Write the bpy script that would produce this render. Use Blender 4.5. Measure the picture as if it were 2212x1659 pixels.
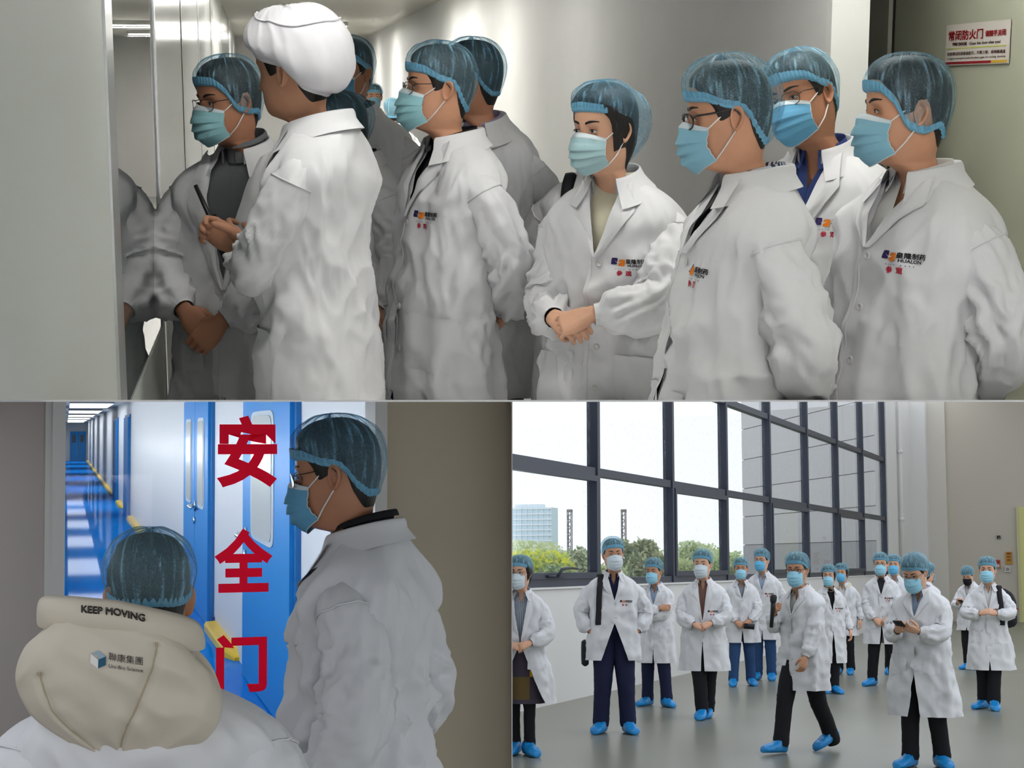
import bpy, bmesh, math, random
import numpy as np
from mathutils import Vector, Matrix

for _o in list(bpy.data.objects):
    bpy.data.objects.remove(_o, do_unlink=True)
SC = bpy.context.scene
COL = SC.collection
PI = math.pi
rng = np.random.RandomState(7)

# ------------------------------------------------------------------ camera
# Three separate rooms are set around one viewing spot: a corridor above an added thin board and, under the
# board, a glazed-door passage and a window hall with another added board between them. Every room has a frame of
# its own (x right, y along its long axis, z up, floor at z = 0).
F, IW, IH = 3600.0, 2212.0, 1659.0
CX, CY = IW / 2, IH / 2
SEAM_Y = 866.0


def unit(v):
    v = np.asarray(v, float)
    return v / np.linalg.norm(v)


def ray(px, py):
    return np.array([(px - CX) / F, 1.0, -(py - CY) / F])


def frame(vx, vy):
    fwd = unit(ray(vx, vy))
    up = unit(np.cross([1.0, 0, 0], fwd))
    return np.stack([np.cross(fwd, up), fwd, up], axis=1)


EYE = {'T': 1.62, 'L': 1.70, 'R': 1.55}
ROT = {'T': frame(558, 200), 'L': frame(143, 935), 'R': frame(2518, 1218)}
CAMW = np.array([0, 0, EYE['R']])
W_FROM_CAM = ROT['R'].T


def room_matrix(r):
    m = np.eye(4)
    m[:3, :3] = W_FROM_CAM @ ROT[r]
    m[:3, 3] = CAMW - m[:3, :3] @ np.array([0, 0, EYE[r]])
    return Matrix(m.tolist())


RM = {r: room_matrix(r) for r in 'TLR'}


def lray(r, px, py):
    return ROT[r].T @ ray(px, py)


def at(r, px, py, d):
    """room point seen at a pixel, d metres along the view axis"""
    return lray(r, px, py) * d + np.array([0, 0, EYE[r]])


def on_plane(r, px, py, axis, val):
    """room point where the pixel's line of sight meets the plane coordinate[axis] = val"""
    v = lray(r, px, py)
    o = np.array([0, 0, EYE[r]])
    return o + v * ((val - o[axis]) / v[axis])


cam_d = bpy.data.cameras.new('camera')
cam = bpy.data.objects.new('camera', cam_d)
COL.objects.link(cam)
cam_d.sensor_fit = 'HORIZONTAL'
cam_d.sensor_width = 36.0
cam_d.lens = 36.0 * F / IW
cam_d.clip_start, cam_d.clip_end = 0.05, 2000
_m = np.eye(4)
_m[:3, :3] = W_FROM_CAM @ np.array([[1, 0, 0], [0, 0, -1], [0, 1, 0]], float)
_m[:3, 3] = CAMW
cam.matrix_world = Matrix(_m.tolist())
SC.camera = cam

# ------------------------------------------------------------------ sky, exposure
world = bpy.data.worlds.new('overcast_sky')
SC.world = world
world.use_nodes = True
_bg = world.node_tree.nodes['Background']
_bg.inputs['Color'].default_value = (0.89, 0.935, 1.0, 1)
_bg.inputs['Strength'].default_value = 1.3
SC.view_settings.view_transform = 'Standard'
SC.view_settings.look = 'None'
SC.view_settings.gamma = 1
SC.view_settings.use_curve_mapping = False
SC.view_settings.exposure = 0.0
SC.cycles.max_bounces = 4
SC.cycles.diffuse_bounces = 2
SC.cycles.glossy_bounces = 3
SC.cycles.transparent_max_bounces = 14
SC.cycles.use_adaptive_sampling = True
SC.cycles.adaptive_threshold = 0.2
SC.cycles.caustics_reflective = False
SC.cycles.caustics_refractive = False
SC.cycles.use_light_tree = False


def area_light(room, name, loc, size, power, color=(1, 1, 1), rot=(0, 0, 0), parent=None):
    d = bpy.data.lights.new(name, 'AREA')
    d.shape = 'RECTANGLE'
    d.size, d.size_y = size
    d.energy = power
    d.color = color
    o = bpy.data.objects.new(name, d)
    COL.objects.link(o)
    m = Matrix.Translation(loc) @ Matrix.Rotation(rot[2], 4, 'Z') @ Matrix.Rotation(rot[0], 4, 'X') @ Matrix.Rotation(rot[1], 4, 'Y')
    o.matrix_world = RM[room] @ m
    return o


# one seen far strip lamp and unseen ones added to light the upper corridor: (y, x, watts)
TLAMPS = [(2.4, 1.4, 6.5), (4.5, 1.45, 4.0), (4.2, -.02, 3.6), (9.0, .6, 5), (11.6, .6, 22), (13.6, .6, 40), (14.7, .6, 40), (21.2, .60, 60), (24.4, .60, 40)]
# unseen light added along the left wall of the passage, washing its right wall and floor
area_light('L', 'passage_fill_light', (-.17, 20, 1.45), (.12, 29), 170, (.93, .97, 1), (0, -math.pi / 2, 0))
# fill light added behind the viewer for the dim room before the passage
area_light('L', 'anteroom_fill_light', (.25, -.6, 1.3), (.5, .3), 6, (1, .93, .93), (math.pi / 2, 0, 0))


# ------------------------------------------------------------------ materials
MATS = {}


def lin(c):
    return tuple((x / 12.92 if x <= 0.04045 else ((x + 0.055) / 1.055) ** 2.4) for x in c)


def rgb(r, g, b):
    return lin((r / 255, g / 255, b / 255))


def mat(name, col, rough=0.6, metal=0.0, bump=None, vary=0.0, vscale=3.0, spec=0.4, emit=None, alpha=None, sheen=0.0, coat=0.0):
    """principled material; bump = [(scale, strength, (stretch xyz), detail), ...] noise relief; vary = colour mottling"""
    if name in MATS:
        return MATS[name]
    m = bpy.data.materials.new(name)
    MATS[name] = m
    m.use_nodes = True
    nt = m.node_tree
    p = nt.nodes['Principled BSDF']
    p.inputs['Base Color'].default_value = (*col, 1)
    p.inputs['Roughness'].default_value = rough
    p.inputs['Metallic'].default_value = metal
    p.inputs['Specular IOR Level'].default_value = spec
    if sheen:
        p.inputs['Sheen Weight'].default_value = sheen
    if coat:
        p.inputs['Coat Weight'].default_value = coat
    if emit:
        p.inputs['Emission Color'].default_value = (*emit[0], 1)
        p.inputs['Emission Strength'].default_value = emit[1]
    tc = nt.nodes.new('ShaderNodeTexCoord')
    if vary:
        n = nt.nodes.new('ShaderNodeTexNoise')
        n.inputs['Scale'].default_value = vscale
        n.inputs['Detail'].default_value = 4
        nt.links.new(tc.outputs['Object'], n.inputs['Vector'])
        r = nt.nodes.new('ShaderNodeMapRange')
        r.inputs['From Min'].default_value, r.inputs['From Max'].default_value = 0.3, 0.7
        r.inputs['To Min'].default_value, r.inputs['To Max'].default_value = 1 - vary, 1 + vary
        nt.links.new(n.outputs['Fac'], r.inputs['Value'])
        mx = nt.nodes.new('ShaderNodeMix')
        mx.data_type = 'RGBA'
        mx.blend_type = 'MULTIPLY'
        mx.inputs['Factor'].default_value = 1
        mx.inputs['A'].default_value = (*col, 1)
        nt.links.new(r.outputs['Result'], mx.inputs['B'])
        nt.links.new(mx.outputs['Result'], p.inputs['Base Color'])
    last = None
    for (sc_, st_, stretch, det) in (bump or []):
        mp = nt.nodes.new('ShaderNodeMapping')
        mp.inputs['Scale'].default_value = stretch
        nt.links.new(tc.outputs['Object'], mp.inputs['Vector'])
        n = nt.nodes.new('ShaderNodeTexNoise')
        n.inputs['Scale'].default_value = sc_
        n.inputs['Detail'].default_value = det
        nt.links.new(mp.outputs['Vector'], n.inputs['Vector'])
        b = nt.nodes.new('ShaderNodeBump')
        b.inputs['Strength'].default_value = st_
        b.inputs['Distance'].default_value = 0.02 / max(1, sc_ / 20)
        nt.links.new(n.outputs['Fac'], b.inputs['Height'])
        if last:
            nt.links.new(last.outputs['Normal'], b.inputs['Normal'])
        last = b
    if last:
        nt.links.new(last.outputs['Normal'], p.inputs['Normal'])
    return m


def net_material(name, col, base, line):
    """blue spun-bonded cap: a see-through film with denser thread lines running front to back and gathers"""
    if name in MATS:
        return MATS[name]
    m = bpy.data.materials.new(name)
    MATS[name] = m
    m.use_nodes = True
    nt = m.node_tree
    nt.nodes.clear()
    out = nt.nodes.new('ShaderNodeOutputMaterial')
    uv = nt.nodes.new('ShaderNodeUVMap')
    mp = nt.nodes.new('ShaderNodeMapping')
    mp.inputs['Scale'].default_value = (95, 26, 1)
    nt.links.new(uv.outputs['UV'], mp.inputs['Vector'])
    wn = nt.nodes.new('ShaderNodeTexNoise')
    wn.inputs['Scale'].default_value = 1.0
    wn.inputs['Detail'].default_value = 3
    nt.links.new(mp.outputs['Vector'], wn.inputs['Vector'])
    ad = nt.nodes.new('ShaderNodeMix')
    ad.data_type = 'VECTOR'
    ad.inputs['Factor'].default_value = 0.35
    nt.links.new(mp.outputs['Vector'], ad.inputs['A'])
    nt.links.new(wn.outputs['Color'], ad.inputs['B'])
    vo = nt.nodes.new('ShaderNodeTexVoronoi')
    vo.feature = 'DISTANCE_TO_EDGE'
    vo.inputs['Scale'].default_value = 2.2
    nt.links.new(ad.outputs['Result'], vo.inputs['Vector'])
    r1 = nt.nodes.new('ShaderNodeMapRange')
    r1.inputs['From Min'].default_value, r1.inputs['From Max'].default_value = 0.0, 0.085
    r1.inputs['To Min'].default_value, r1.inputs['To Max'].default_value = line, 0.0
    nt.links.new(vo.outputs['Distance'], r1.inputs['Value'])
    mp2 = nt.nodes.new('ShaderNodeMapping')
    mp2.inputs['Scale'].default_value = (40, 1.7, 1)
    nt.links.new(uv.outputs['UV'], mp2.inputs['Vector'])
    n2 = nt.nodes.new('ShaderNodeTexNoise')
    n2.inputs['Scale'].default_value = 1.3
    n2.inputs['Detail'].default_value = 5
    n2.inputs['Distortion'].default_value = 0.5
    nt.links.new(mp2.outputs['Vector'], n2.inputs['Vector'])
    r2 = nt.nodes.new('ShaderNodeMapRange')
    r2.inputs['From Min'].default_value, r2.inputs['From Max'].default_value = 0.50, 0.70
    r2.inputs['To Min'].default_value, r2.inputs['To Max'].default_value = base, base + 0.40
    nt.links.new(n2.outputs['Fac'], r2.inputs['Value'])
    sm = nt.nodes.new('ShaderNodeMath')
    sm.operation = 'ADD'
    sm.use_clamp = True
    nt.links.new(r1.outputs['Result'], sm.inputs[0])
    nt.links.new(r2.outputs['Result'], sm.inputs[1])
    p = nt.nodes.new('ShaderNodeBsdfPrincipled')
    p.inputs['Base Color'].default_value = (*col, 1)
    p.inputs['Roughness'].default_value = 0.5
    bm_ = nt.nodes.new('ShaderNodeBump')
    bm_.inputs['Strength'].default_value = 0.5
    bm_.inputs['Distance'].default_value = 0.004
    nt.links.new(n2.outputs['Fac'], bm_.inputs['Height'])
    nt.links.new(bm_.outputs['Normal'], p.inputs['Normal'])
    tr = nt.nodes.new('ShaderNodeBsdfTransparent')
    tr.inputs['Color'].default_value = (0.86, 0.93, 0.97, 1)
    mix = nt.nodes.new('ShaderNodeMixShader')
    nt.links.new(sm.outputs['Value'], mix.inputs['Fac'])
    nt.links.new(tr.outputs['BSDF'], mix.inputs[1])
    nt.links.new(p.outputs['BSDF'], mix.inputs[2])
    nt.links.new(mix.outputs['Shader'], out.inputs['Surface'])
    return m


def glass_material(name, tint=(1, 1, 1), gloss=0.08, rough=0.02, haze=0.0, drops=False, fres=0.6):
    if name in MATS:
        return MATS[name]
    m = bpy.data.materials.new(name)
    MATS[name] = m
    m.use_nodes = True
    nt = m.node_tree
    nt.nodes.clear()
    out = nt.nodes.new('ShaderNodeOutputMaterial')
    tr = nt.nodes.new('ShaderNodeBsdfTransparent')
    tr.inputs['Color'].default_value = (*tint, 1)
    gl = nt.nodes.new('ShaderNodeBsdfGlossy')
    gl.inputs['Roughness'].default_value = rough
    fr = nt.nodes.new('ShaderNodeFresnel')
    fr.inputs['IOR'].default_value = 1.45
    ml = nt.nodes.new('ShaderNodeMath')
    ml.operation = 'MULTIPLY_ADD'
    ml.inputs[1].default_value = fres
    ml.inputs[2].default_value = gloss
    ml.use_clamp = True
    nt.links.new(fr.outputs['Fac'], ml.inputs[0])
    mix = nt.nodes.new('ShaderNodeMixShader')
    nt.links.new(ml.outputs['Value'], mix.inputs['Fac'])
    nt.links.new(tr.outputs['BSDF'], mix.inputs[1])
    nt.links.new(gl.outputs['BSDF'], mix.inputs[2])
    last = mix
    if drops:
        tc = nt.nodes.new('ShaderNodeTexCoord')
        n1 = nt.nodes.new('ShaderNodeTexNoise')
        n1.inputs['Scale'].default_value = 14.0
        n1.inputs['Detail'].default_value = 8
        n1.inputs['Roughness'].default_value = 0.75
        nt.links.new(tc.outputs['Object'], n1.inputs['Vector'])
        rr = nt.nodes.new('ShaderNodeMapRange')
        rr.inputs['From Min'].default_value, rr.inputs['From Max'].default_value = 0.52, 0.75
        rr.inputs['To Min'].default_value, rr.inputs['To Max'].default_value = haze, haze + 0.3
        nt.links.new(n1.outputs['Fac'], rr.inputs['Value'])
        df = nt.nodes.new('ShaderNodeBsdfTranslucent')
        df.inputs['Color'].default_value = (0.85, 0.87, 0.9, 1)
        m2 = nt.nodes.new('ShaderNodeMixShader')
        nt.links.new(rr.outputs['Result'], m2.inputs['Fac'])
        nt.links.new(last.outputs['Shader'], m2.inputs[1])
        nt.links.new(df.outputs['BSDF'], m2.inputs[2])
        last = m2
    nt.links.new(last.outputs['Shader'], out.inputs['Surface'])
    return m


# ------------------------------------------------------------------ maths and mesh helpers
def crv(xs, ys, x):
    """monotone cubic through (xs, ys)"""
    xs = np.asarray(xs, float)
    ys = np.asarray(ys, float)
    if xs[0] > xs[-1]:
        xs, ys = xs[::-1], ys[::-1]
    d = np.diff(ys) / np.diff(xs)
    m = np.empty_like(ys)
    m[0], m[-1] = d[0], d[-1]
    h = np.diff(xs)
    for i in range(1, len(xs) - 1):
        if d[i - 1] * d[i] <= 0:
            m[i] = 0
        else:
            w1, w2 = 2 * h[i] + h[i - 1], h[i] + 2 * h[i - 1]
            m[i] = (w1 + w2) / (w1 / d[i - 1] + w2 / d[i])
    x = np.clip(np.asarray(x, float), xs[0], xs[-1])
    i = np.clip(np.searchsorted(xs, x, side='right') - 1, 0, len(xs) - 2)
    t = (x - xs[i]) / h[i]
    t2, t3 = t * t, t * t * t
    return (2 * t3 - 3 * t2 + 1) * ys[i] + (t3 - 2 * t2 + t) * h[i] * m[i] + (-2 * t3 + 3 * t2) * ys[i + 1] + (t3 - t2) * h[i] * m[i + 1]


def sstep(a, b, x):
    t = np.clip((np.asarray(x, float) - a) / (b - a), 0, 1)
    return t * t * (3 - 2 * t)


_perm = np.random.RandomState(3).permutation(256)
_perm = np.concatenate([_perm, _perm, _perm])
_grad = np.random.RandomState(4).normal(size=(256, 3))
_grad /= np.linalg.norm(_grad, axis=1)[:, None]


def noise(x, y, z):
    x, y, z = np.broadcast_arrays(np.asarray(x, float), np.asarray(y, float), np.asarray(z, float))
    xi, yi, zi = np.floor(x).astype(int), np.floor(y).astype(int), np.floor(z).astype(int)
    xf, yf, zf = x - xi, y - yi, z - zi
    fade = lambda t: t * t * t * (t * (t * 6 - 15) + 10)
    u, v, w = fade(xf), fade(yf), fade(zf)
    r = 0
    for dx in (0, 1):
        for dy in (0, 1):
            for dz in (0, 1):
                h = _perm[_perm[_perm[(xi + dx) & 255] + ((yi + dy) & 255)] + ((zi + dz) & 255)]
                g = _grad[h]
                dot = g[..., 0] * (xf - dx) + g[..., 1] * (yf - dy) + g[..., 2] * (zf - dz)
                r = r + dot * (u if dx else 1 - u) * (v if dy else 1 - v) * (w if dz else 1 - w)
    return r * 1.6


def ridge(x, y, z):
    return 1 - 2.2 * np.abs(noise(x, y, z))


def gfaces(n, m, close=False, off=0):
    i = np.arange(n - 1)[:, None]
    j = np.arange(m if close else m - 1)[None, :]
    j2 = (j + 1) % m
    f = np.stack([i * m + j, i * m + j2, (i + 1) * m + j2, (i + 1) * m + j], axis=-1).reshape(-1, 4) + off
    return f


class MB:
    """collects shells; build() links them as one mesh object"""

    def __init__(self):
        self.v, self.f, self.uv, self.n = [], [], [], 0

    def add(self, v, f, uv=None):
        v = np.asarray(v, float).reshape(-1, 3)
        self.v.append(v)
        for q in f:
            self.f.append(tuple(int(a) + self.n for a in q))
        self.uv.append(np.zeros((len(v), 2)) if uv is None else np.asarray(uv, float).reshape(-1, 2))
        self.n += len(v)
        return self

    def grid(self, P, close=False, cap0=False, cap1=False, uv=None):
        n, m = P.shape[:2]
        f = gfaces(n, m, close).tolist()
        if cap0:
            f.append(list(range(m))[::-1])
        if cap1:
            f.append([(n - 1) * m + j for j in range(m)])
        return self.add(P, f, uv)

    def box(self, c, s, R=None):
        c, s = np.asarray(c, float), np.asarray(s, float) / 2
        v = np.array([[x, y, z] for x in (-1, 1) for y in (-1, 1) for z in (-1, 1)], float) * s
        if R is not None:
            v = v @ np.asarray(R).T
        return self.add(v + c, [(0, 1, 3, 2), (4, 6, 7, 5), (0, 4, 5, 1), (2, 3, 7, 6), (0, 2, 6, 4), (1, 5, 7, 3)])

    def tube(self, pts, r, seg=8, caps=True):
        pts = np.asarray(pts, float)
        T, N, B = path_frames(pts)
        r = np.broadcast_to(np.asarray(r, float), (len(pts),))
        a = np.linspace(0, 2 * PI, seg, endpoint=False)
        P = pts[:, None] + r[:, None, None] * (np.cos(a)[None, :, None] * N[:, None] + np.sin(a)[None, :, None] * B[:, None])
        return self.grid(P, True, caps, caps)

    def prism(self, poly, axis_u, axis_v, origin, depth):
        """polygon (u, v) points swept along depth vector"""
        au, av, o, d = map(lambda q: np.asarray(q, float), (axis_u, axis_v, origin, depth))
        b = np.array([o + au * u + av * v for u, v in poly])
        n = len(b)
        f = [tuple(range(n))[::-1], tuple(range(n, 2 * n))] + [(i, (i + 1) % n, (i + 1) % n + n, i + n) for i in range(n)]
        return self.add(np.vstack([b, b + d]), f)

    def verts(self):
        return np.vstack(self.v) if self.v else np.zeros((0, 3))

    def xf(self, fn):
        self.v = [fn(v) for v in self.v]
        return self

    def build(self, name, material, parent=None, smooth=True, uv=False, auto=None):
        me = bpy.data.meshes.new(name)
        V = self.verts()
        me.from_pydata(V.tolist(), [], self.f)
        if uv:
            U = np.vstack(self.uv)
            lay = me.uv_layers.new(name='UVMap')
            idx = np.empty(len(me.loops), dtype=np.int32)
            me.loops.foreach_get('vertex_index', idx)
            lay.data.foreach_set('uv', U[idx].astype(np.float32).ravel())
        me.polygons.foreach_set('use_smooth', [bool(smooth)] * len(me.polygons))
        if auto is not None:
            bm = bmesh.new()
            bm.from_mesh(me)
            for e in bm.edges:
                if len(e.link_faces) == 2 and e.calc_face_angle(0) > auto:
                    e.smooth = False
            bm.to_mesh(me)
            bm.free()
        me.materials.append(material)
        me.update()
        o = bpy.data.objects.new(name, me)
        COL.objects.link(o)
        if parent is not None:
            o.parent = parent
        return o


def path_frames(p):
    n = len(p)
    T = np.gradient(p, axis=0)
    T /= np.linalg.norm(T, axis=1)[:, None] + 1e-12
    N = np.zeros_like(p)
    a = np.array([0, 0, 1.0]) if abs(T[0][2]) < 0.9 else np.array([1.0, 0, 0])
    v = np.cross(T[0], a)
    N[0] = v / np.linalg.norm(v)
    for i in range(1, n):
        v = N[i - 1] - T[i] * np.dot(N[i - 1], T[i])
        N[i] = v / (np.linalg.norm(v) + 1e-12)
    return T, N, np.cross(T, N)


def smooth_path(pts, n):
    """Catmull-Rom through control points"""
    p = np.asarray(pts, float)
    d = np.concatenate([[0], np.cumsum(np.linalg.norm(np.diff(p, axis=0), axis=1))])
    t = np.linspace(0, d[-1], n)
    return np.stack([crv(d, p[:, k], t) for k in range(3)], axis=1)


def gnormals(P, close=False):
    if close:
        dj = np.roll(P, -1, 1) - np.roll(P, 1, 1)
    else:
        dj = np.gradient(P, axis=1)
    di = np.gradient(P, axis=0)
    N = np.cross(dj, di)
    return N / (np.linalg.norm(N, axis=2)[..., None] + 1e-12)


def rotx(a):
    c, s = math.cos(a), math.sin(a)
    return np.array([[1, 0, 0], [0, c, -s], [0, s, c]])


def roty(a):
    c, s = math.cos(a), math.sin(a)
    return np.array([[c, 0, s], [0, 1, 0], [-s, 0, c]])


def rotz(a):
    c, s = math.cos(a), math.sin(a)
    return np.array([[c, -s, 0], [s, c, 0], [0, 0, 1]])


# planes between the rooms, in world space: (point, normal pointing to the kept side)
_n_seam = np.cross(ray(0, SEAM_Y), ray(IW, SEAM_Y))
_n_seam = unit(_n_seam if _n_seam[2] > 0 else -_n_seam)
N_UP = W_FROM_CAM @ _n_seam
_n_div = np.cross(ray(CX, 0), ray(CX, IH))
_n_div = unit(_n_div if _n_div[0] > 0 else -_n_div)
N_RIGHT = W_FROM_CAM @ _n_div
GAP = 0.0014


def room_planes(room):
    if room == 'T':
        return [(CAMW + N_UP * GAP, N_UP)]
    if room == 'L':
        return [(CAMW - N_UP * GAP, -N_UP), (CAMW - N_RIGHT * GAP, -N_RIGHT)]
    return [(CAMW - N_UP * GAP, -N_UP), (CAMW + N_RIGHT * GAP, N_RIGHT)]


def clip_object(o, room):
    """cut a mesh where its room ends; returns False if nothing is left"""
    me = o.data
    if not len(me.vertices):
        return False
    mw = np.array(o.matrix_world)
    co = np.empty(len(me.vertices) * 3)
    me.vertices.foreach_get('co', co)
    Wc = co.reshape(-1, 3) @ mw[:3, :3].T + mw[:3, 3]
    inv = o.matrix_world.inverted()
    inv3 = inv.to_3x3()
    for pc, pn in room_planes(room):
        d = (Wc - pc) @ pn
        if d.min() >= -1e-5:
            continue
        if d.max() <= 1e-5:
            return False
        bm = bmesh.new()
        bm.from_mesh(me)
        lc = inv @ Vector(pc)
        ln = (o.matrix_world.to_3x3().transposed() @ Vector(pn)).normalized()
        bmesh.ops.bisect_plane(bm, geom=bm.verts[:] + bm.edges[:] + bm.faces[:], plane_co=lc, plane_no=ln, clear_inner=True)
        bm.to_mesh(me)
        bm.free()
        if not len(me.vertices):
            return False
        co = np.empty(len(me.vertices) * 3)
        me.vertices.foreach_get('co', co)
        Wc = co.reshape(-1, 3) @ mw[:3, :3].T + mw[:3, 3]
    return True


def settle(root, room, local=None):
    """put a finished top-level object (with its parts) into its room and trim it to the room"""
    root.matrix_world = RM[room] @ (local if local is not None else root.matrix_basis)
    bpy.context.view_layer.update()
    todo = [root] + list(root.children_recursive)
    for o in todo[::-1]:
        if o.type == 'MESH' and not clip_object(o, room):
            if o is root or not o.children:
                bpy.data.objects.remove(o, do_unlink=True)


def tag(o, label=None, cat=None, group=None, kind=None):
    if label:
        o['label'] = label
    if cat:
        o['category'] = cat
    if group:
        o['group'] = group
    if kind:
        o['kind'] = kind
    return o


def empty(name):
    o = bpy.data.objects.new(name, None)
    COL.objects.link(o)
    o.empty_display_size = 0.1
    return o


def text_mesh(body, size=1.0, bold=0.0, spacing=1.0):
    """flat text as (verts (n, 2), faces); characters are centred on x, baseline at 0"""
    c = bpy.data.curves.new('lettering', 'FONT')
    c.body = body
    c.size = size
    c.offset = bold
    c.align_x = 'CENTER'
    c.space_character = spacing
    c.resolution_u = 3
    o = bpy.data.objects.new('lettering', c)
    COL.objects.link(o)
    me = bpy.data.meshes.new_from_object(o.evaluated_get(bpy.context.evaluated_depsgraph_get()))
    v = np.array([x.co[:2] for x in me.vertices]).reshape(-1, 2)
    f = [tuple(p.vertices) for p in me.polygons]
    bpy.data.objects.remove(o)
    bpy.data.curves.remove(c)
    bpy.data.meshes.remove(me)
    return v, f


_TXT = {}


def text_cached(*a):
    if a not in _TXT:
        _TXT[a] = text_mesh(*a)
    return _TXT[a]

# ------------------------------------------------------------------ people: materials
def m_coat():
    return coat_material()


def coat_material():
    if 'white_coat_cloth' in MATS:
        return MATS['white_coat_cloth']
    m = mat('white_coat_cloth', rgb(226, 227, 230), 0.7, bump=[(9, 0.25, (1, 1, 0.45), 3), (420, 0.08, (1, 1, 1), 1)], spec=0.25, sheen=0.1)
    nt = m.node_tree
    p = nt.nodes['Principled BSDF']
    first = p.inputs['Normal'].links[0].from_node
    tc = nt.nodes.new('ShaderNodeTexCoord')
    mp = nt.nodes.new('ShaderNodeMapping')
    mp.inputs['Rotation'].default_value = (0.3, 0.5, 0.2)
    mp.inputs['Scale'].default_value = (1.0, 1.0, 0.5)
    nt.links.new(tc.outputs['Object'], mp.inputs['Vector'])
    n = nt.nodes.new('ShaderNodeTexNoise')
    n.noise_type = 'RIDGED_MULTIFRACTAL'
    n.inputs['Scale'].default_value = 6.5
    n.inputs['Detail'].default_value = 2.0
    n.inputs['Distortion'].default_value = 0.6
    nt.links.new(mp.outputs['Vector'], n.inputs['Vector'])
    b = nt.nodes.new('ShaderNodeBump')
    b.inputs['Strength'].default_value = 0.35
    b.inputs['Distance'].default_value = 0.006
    nt.links.new(n.outputs['Fac'], b.inputs['Height'])
    nt.links.new(first.outputs['Normal'], b.inputs['Normal'])
    nt.links.new(b.outputs['Normal'], p.inputs['Normal'])
    return m


def m_skin(tone):
    c = {'light': rgb(226, 176, 146), 'mid': rgb(208, 154, 122), 'tan': rgb(186, 132, 102), 'dark': rgb(158, 106, 82)}[tone]
    return mat('skin_' + tone, c, 0.5, bump=[(260, 0.06, (1, 1, 1), 2)], vary=0.06, vscale=18, spec=0.35)


def m_hair():
    return mat('black_hair', rgb(30, 27, 26), 0.5, bump=[(160, 0.6, (1, 1, 0.12), 3)], spec=0.4)


def m_net(v=0):
    return [lambda: net_material('blue_hair_net', rgb(150, 196, 216), 0.10, 0.26),
            lambda: net_material('deep_blue_hair_net', rgb(132, 184, 210), 0.12, 0.22),
            lambda: net_material('pale_blue_hair_net', rgb(150, 198, 216), 0.14, 0.20),
            lambda: net_material('sheer_blue_hair_net', rgb(156, 194, 212), 0.06, 0.20),
            lambda: net_material('light_blue_hair_net', rgb(150, 206, 226), 0.20, 0.34)][v]()


def m_band():
    return mat('hair_net_band', rgb(116, 176, 206), 0.6, bump=[(120, 0.4, (1, 1, 1), 2)])


MASKC = {'bright': rgb(158, 214, 236), 'sky': rgb(110, 190, 232), 'blue': rgb(136, 186, 206), 'pale': rgb(172, 206, 212), 'white': rgb(210, 222, 228), 'deep': rgb(104, 168, 204), 'black': rgb(32, 30, 34), 'teal': rgb(146, 196, 204)}


def m_mask(c):
    return mat('face_mask_' + c, MASKC[c], 0.75, bump=[(300, 0.15, (1, 1, 1), 2)], spec=0.2)


CLOTH = {'black': (34, 34, 38), 'navy': (38, 42, 70), 'jeans': (54, 84, 128), 'grey': (112, 114, 118), 'white': (232, 232, 230), 'cream': (226, 220, 196), 'blue': (70, 88, 150),
         'lavender': (170, 160, 190), 'check': (134, 100, 92), 'pale_blue': (176, 198, 226), 'charcoal': (60, 60, 64), 'striped': (150, 165, 190), 'beige': (200, 178, 150)}


def m_cloth(c):
    return mat('cloth_' + c, rgb(*CLOTH[c]), 0.85, bump=[(14, 0.25, (1, 1, 0.5), 3), (300, 0.15, (1, 1, 1), 1)], spec=0.2)


def stripes_material():
    if 'striped_shirt' in MATS:
        return MATS['striped_shirt']
    m = mat('striped_shirt', rgb(150, 165, 190), 0.85)
    nt = m.node_tree
    tc = nt.nodes.new('ShaderNodeTexCoord')
    w = nt.nodes.new('ShaderNodeTexWave')
    w.inputs['Scale'].default_value = 42
    nt.links.new(tc.outputs['Object'], w.inputs['Vector'])
    cr = nt.nodes.new('ShaderNodeValToRGB')
    cr.color_ramp.elements[0].color = (*rgb(40, 46, 64), 1)
    cr.color_ramp.elements[1].color = (*rgb(196, 206, 220), 1)
    cr.color_ramp.elements[0].position = 0.35
    cr.color_ramp.elements[1].position = 0.5
    nt.links.new(w.outputs['Color'], cr.inputs['Fac'])
    nt.links.new(cr.outputs['Color'], nt.nodes['Principled BSDF'].inputs['Base Color'])
    return m


# ------------------------------------------------------------------ people: head
# head-local: origin at ear level, forward is +f (later -y), z up
_hz = [-.34, -.29, -.245, -.215, -.195, -.17, -.148, -.132, -.121, -.112, -.10, -.08, -.05, -.02, .02, .045, .07, .09, .107, .118, .1245, .1275, .1288]
_hW = [.175, .172, .15, .100, .070, .054, .050, .047, .046, .050, .0555, .0630, .0695, .0725, .0755, .0755, .0725, .066, .0565, .044, .030, .016, .0008]
_hF = [.085, .08, .068, .053, .044, .038, .037, .045, .068, .084, .090, .0925, .091, .0895, .091, .0935, .0895, .081, .068, .052, .036, .018, .0008]
_hB = [.105, .105, .095, .083, .074, .066, .064, .065, .069, .070, .072, .076, .084, .092, .099, .100, .096, .087, .073, .056, .038, .02, .0008]
_hC = [-.062, -.062, -.060, -.054, -.046, -.034, -.022, -.013, -.006, -.002, 0, 0, 0, 0, 0, 0, 0, 0, 0, 0, 0, 0, 0]


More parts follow.
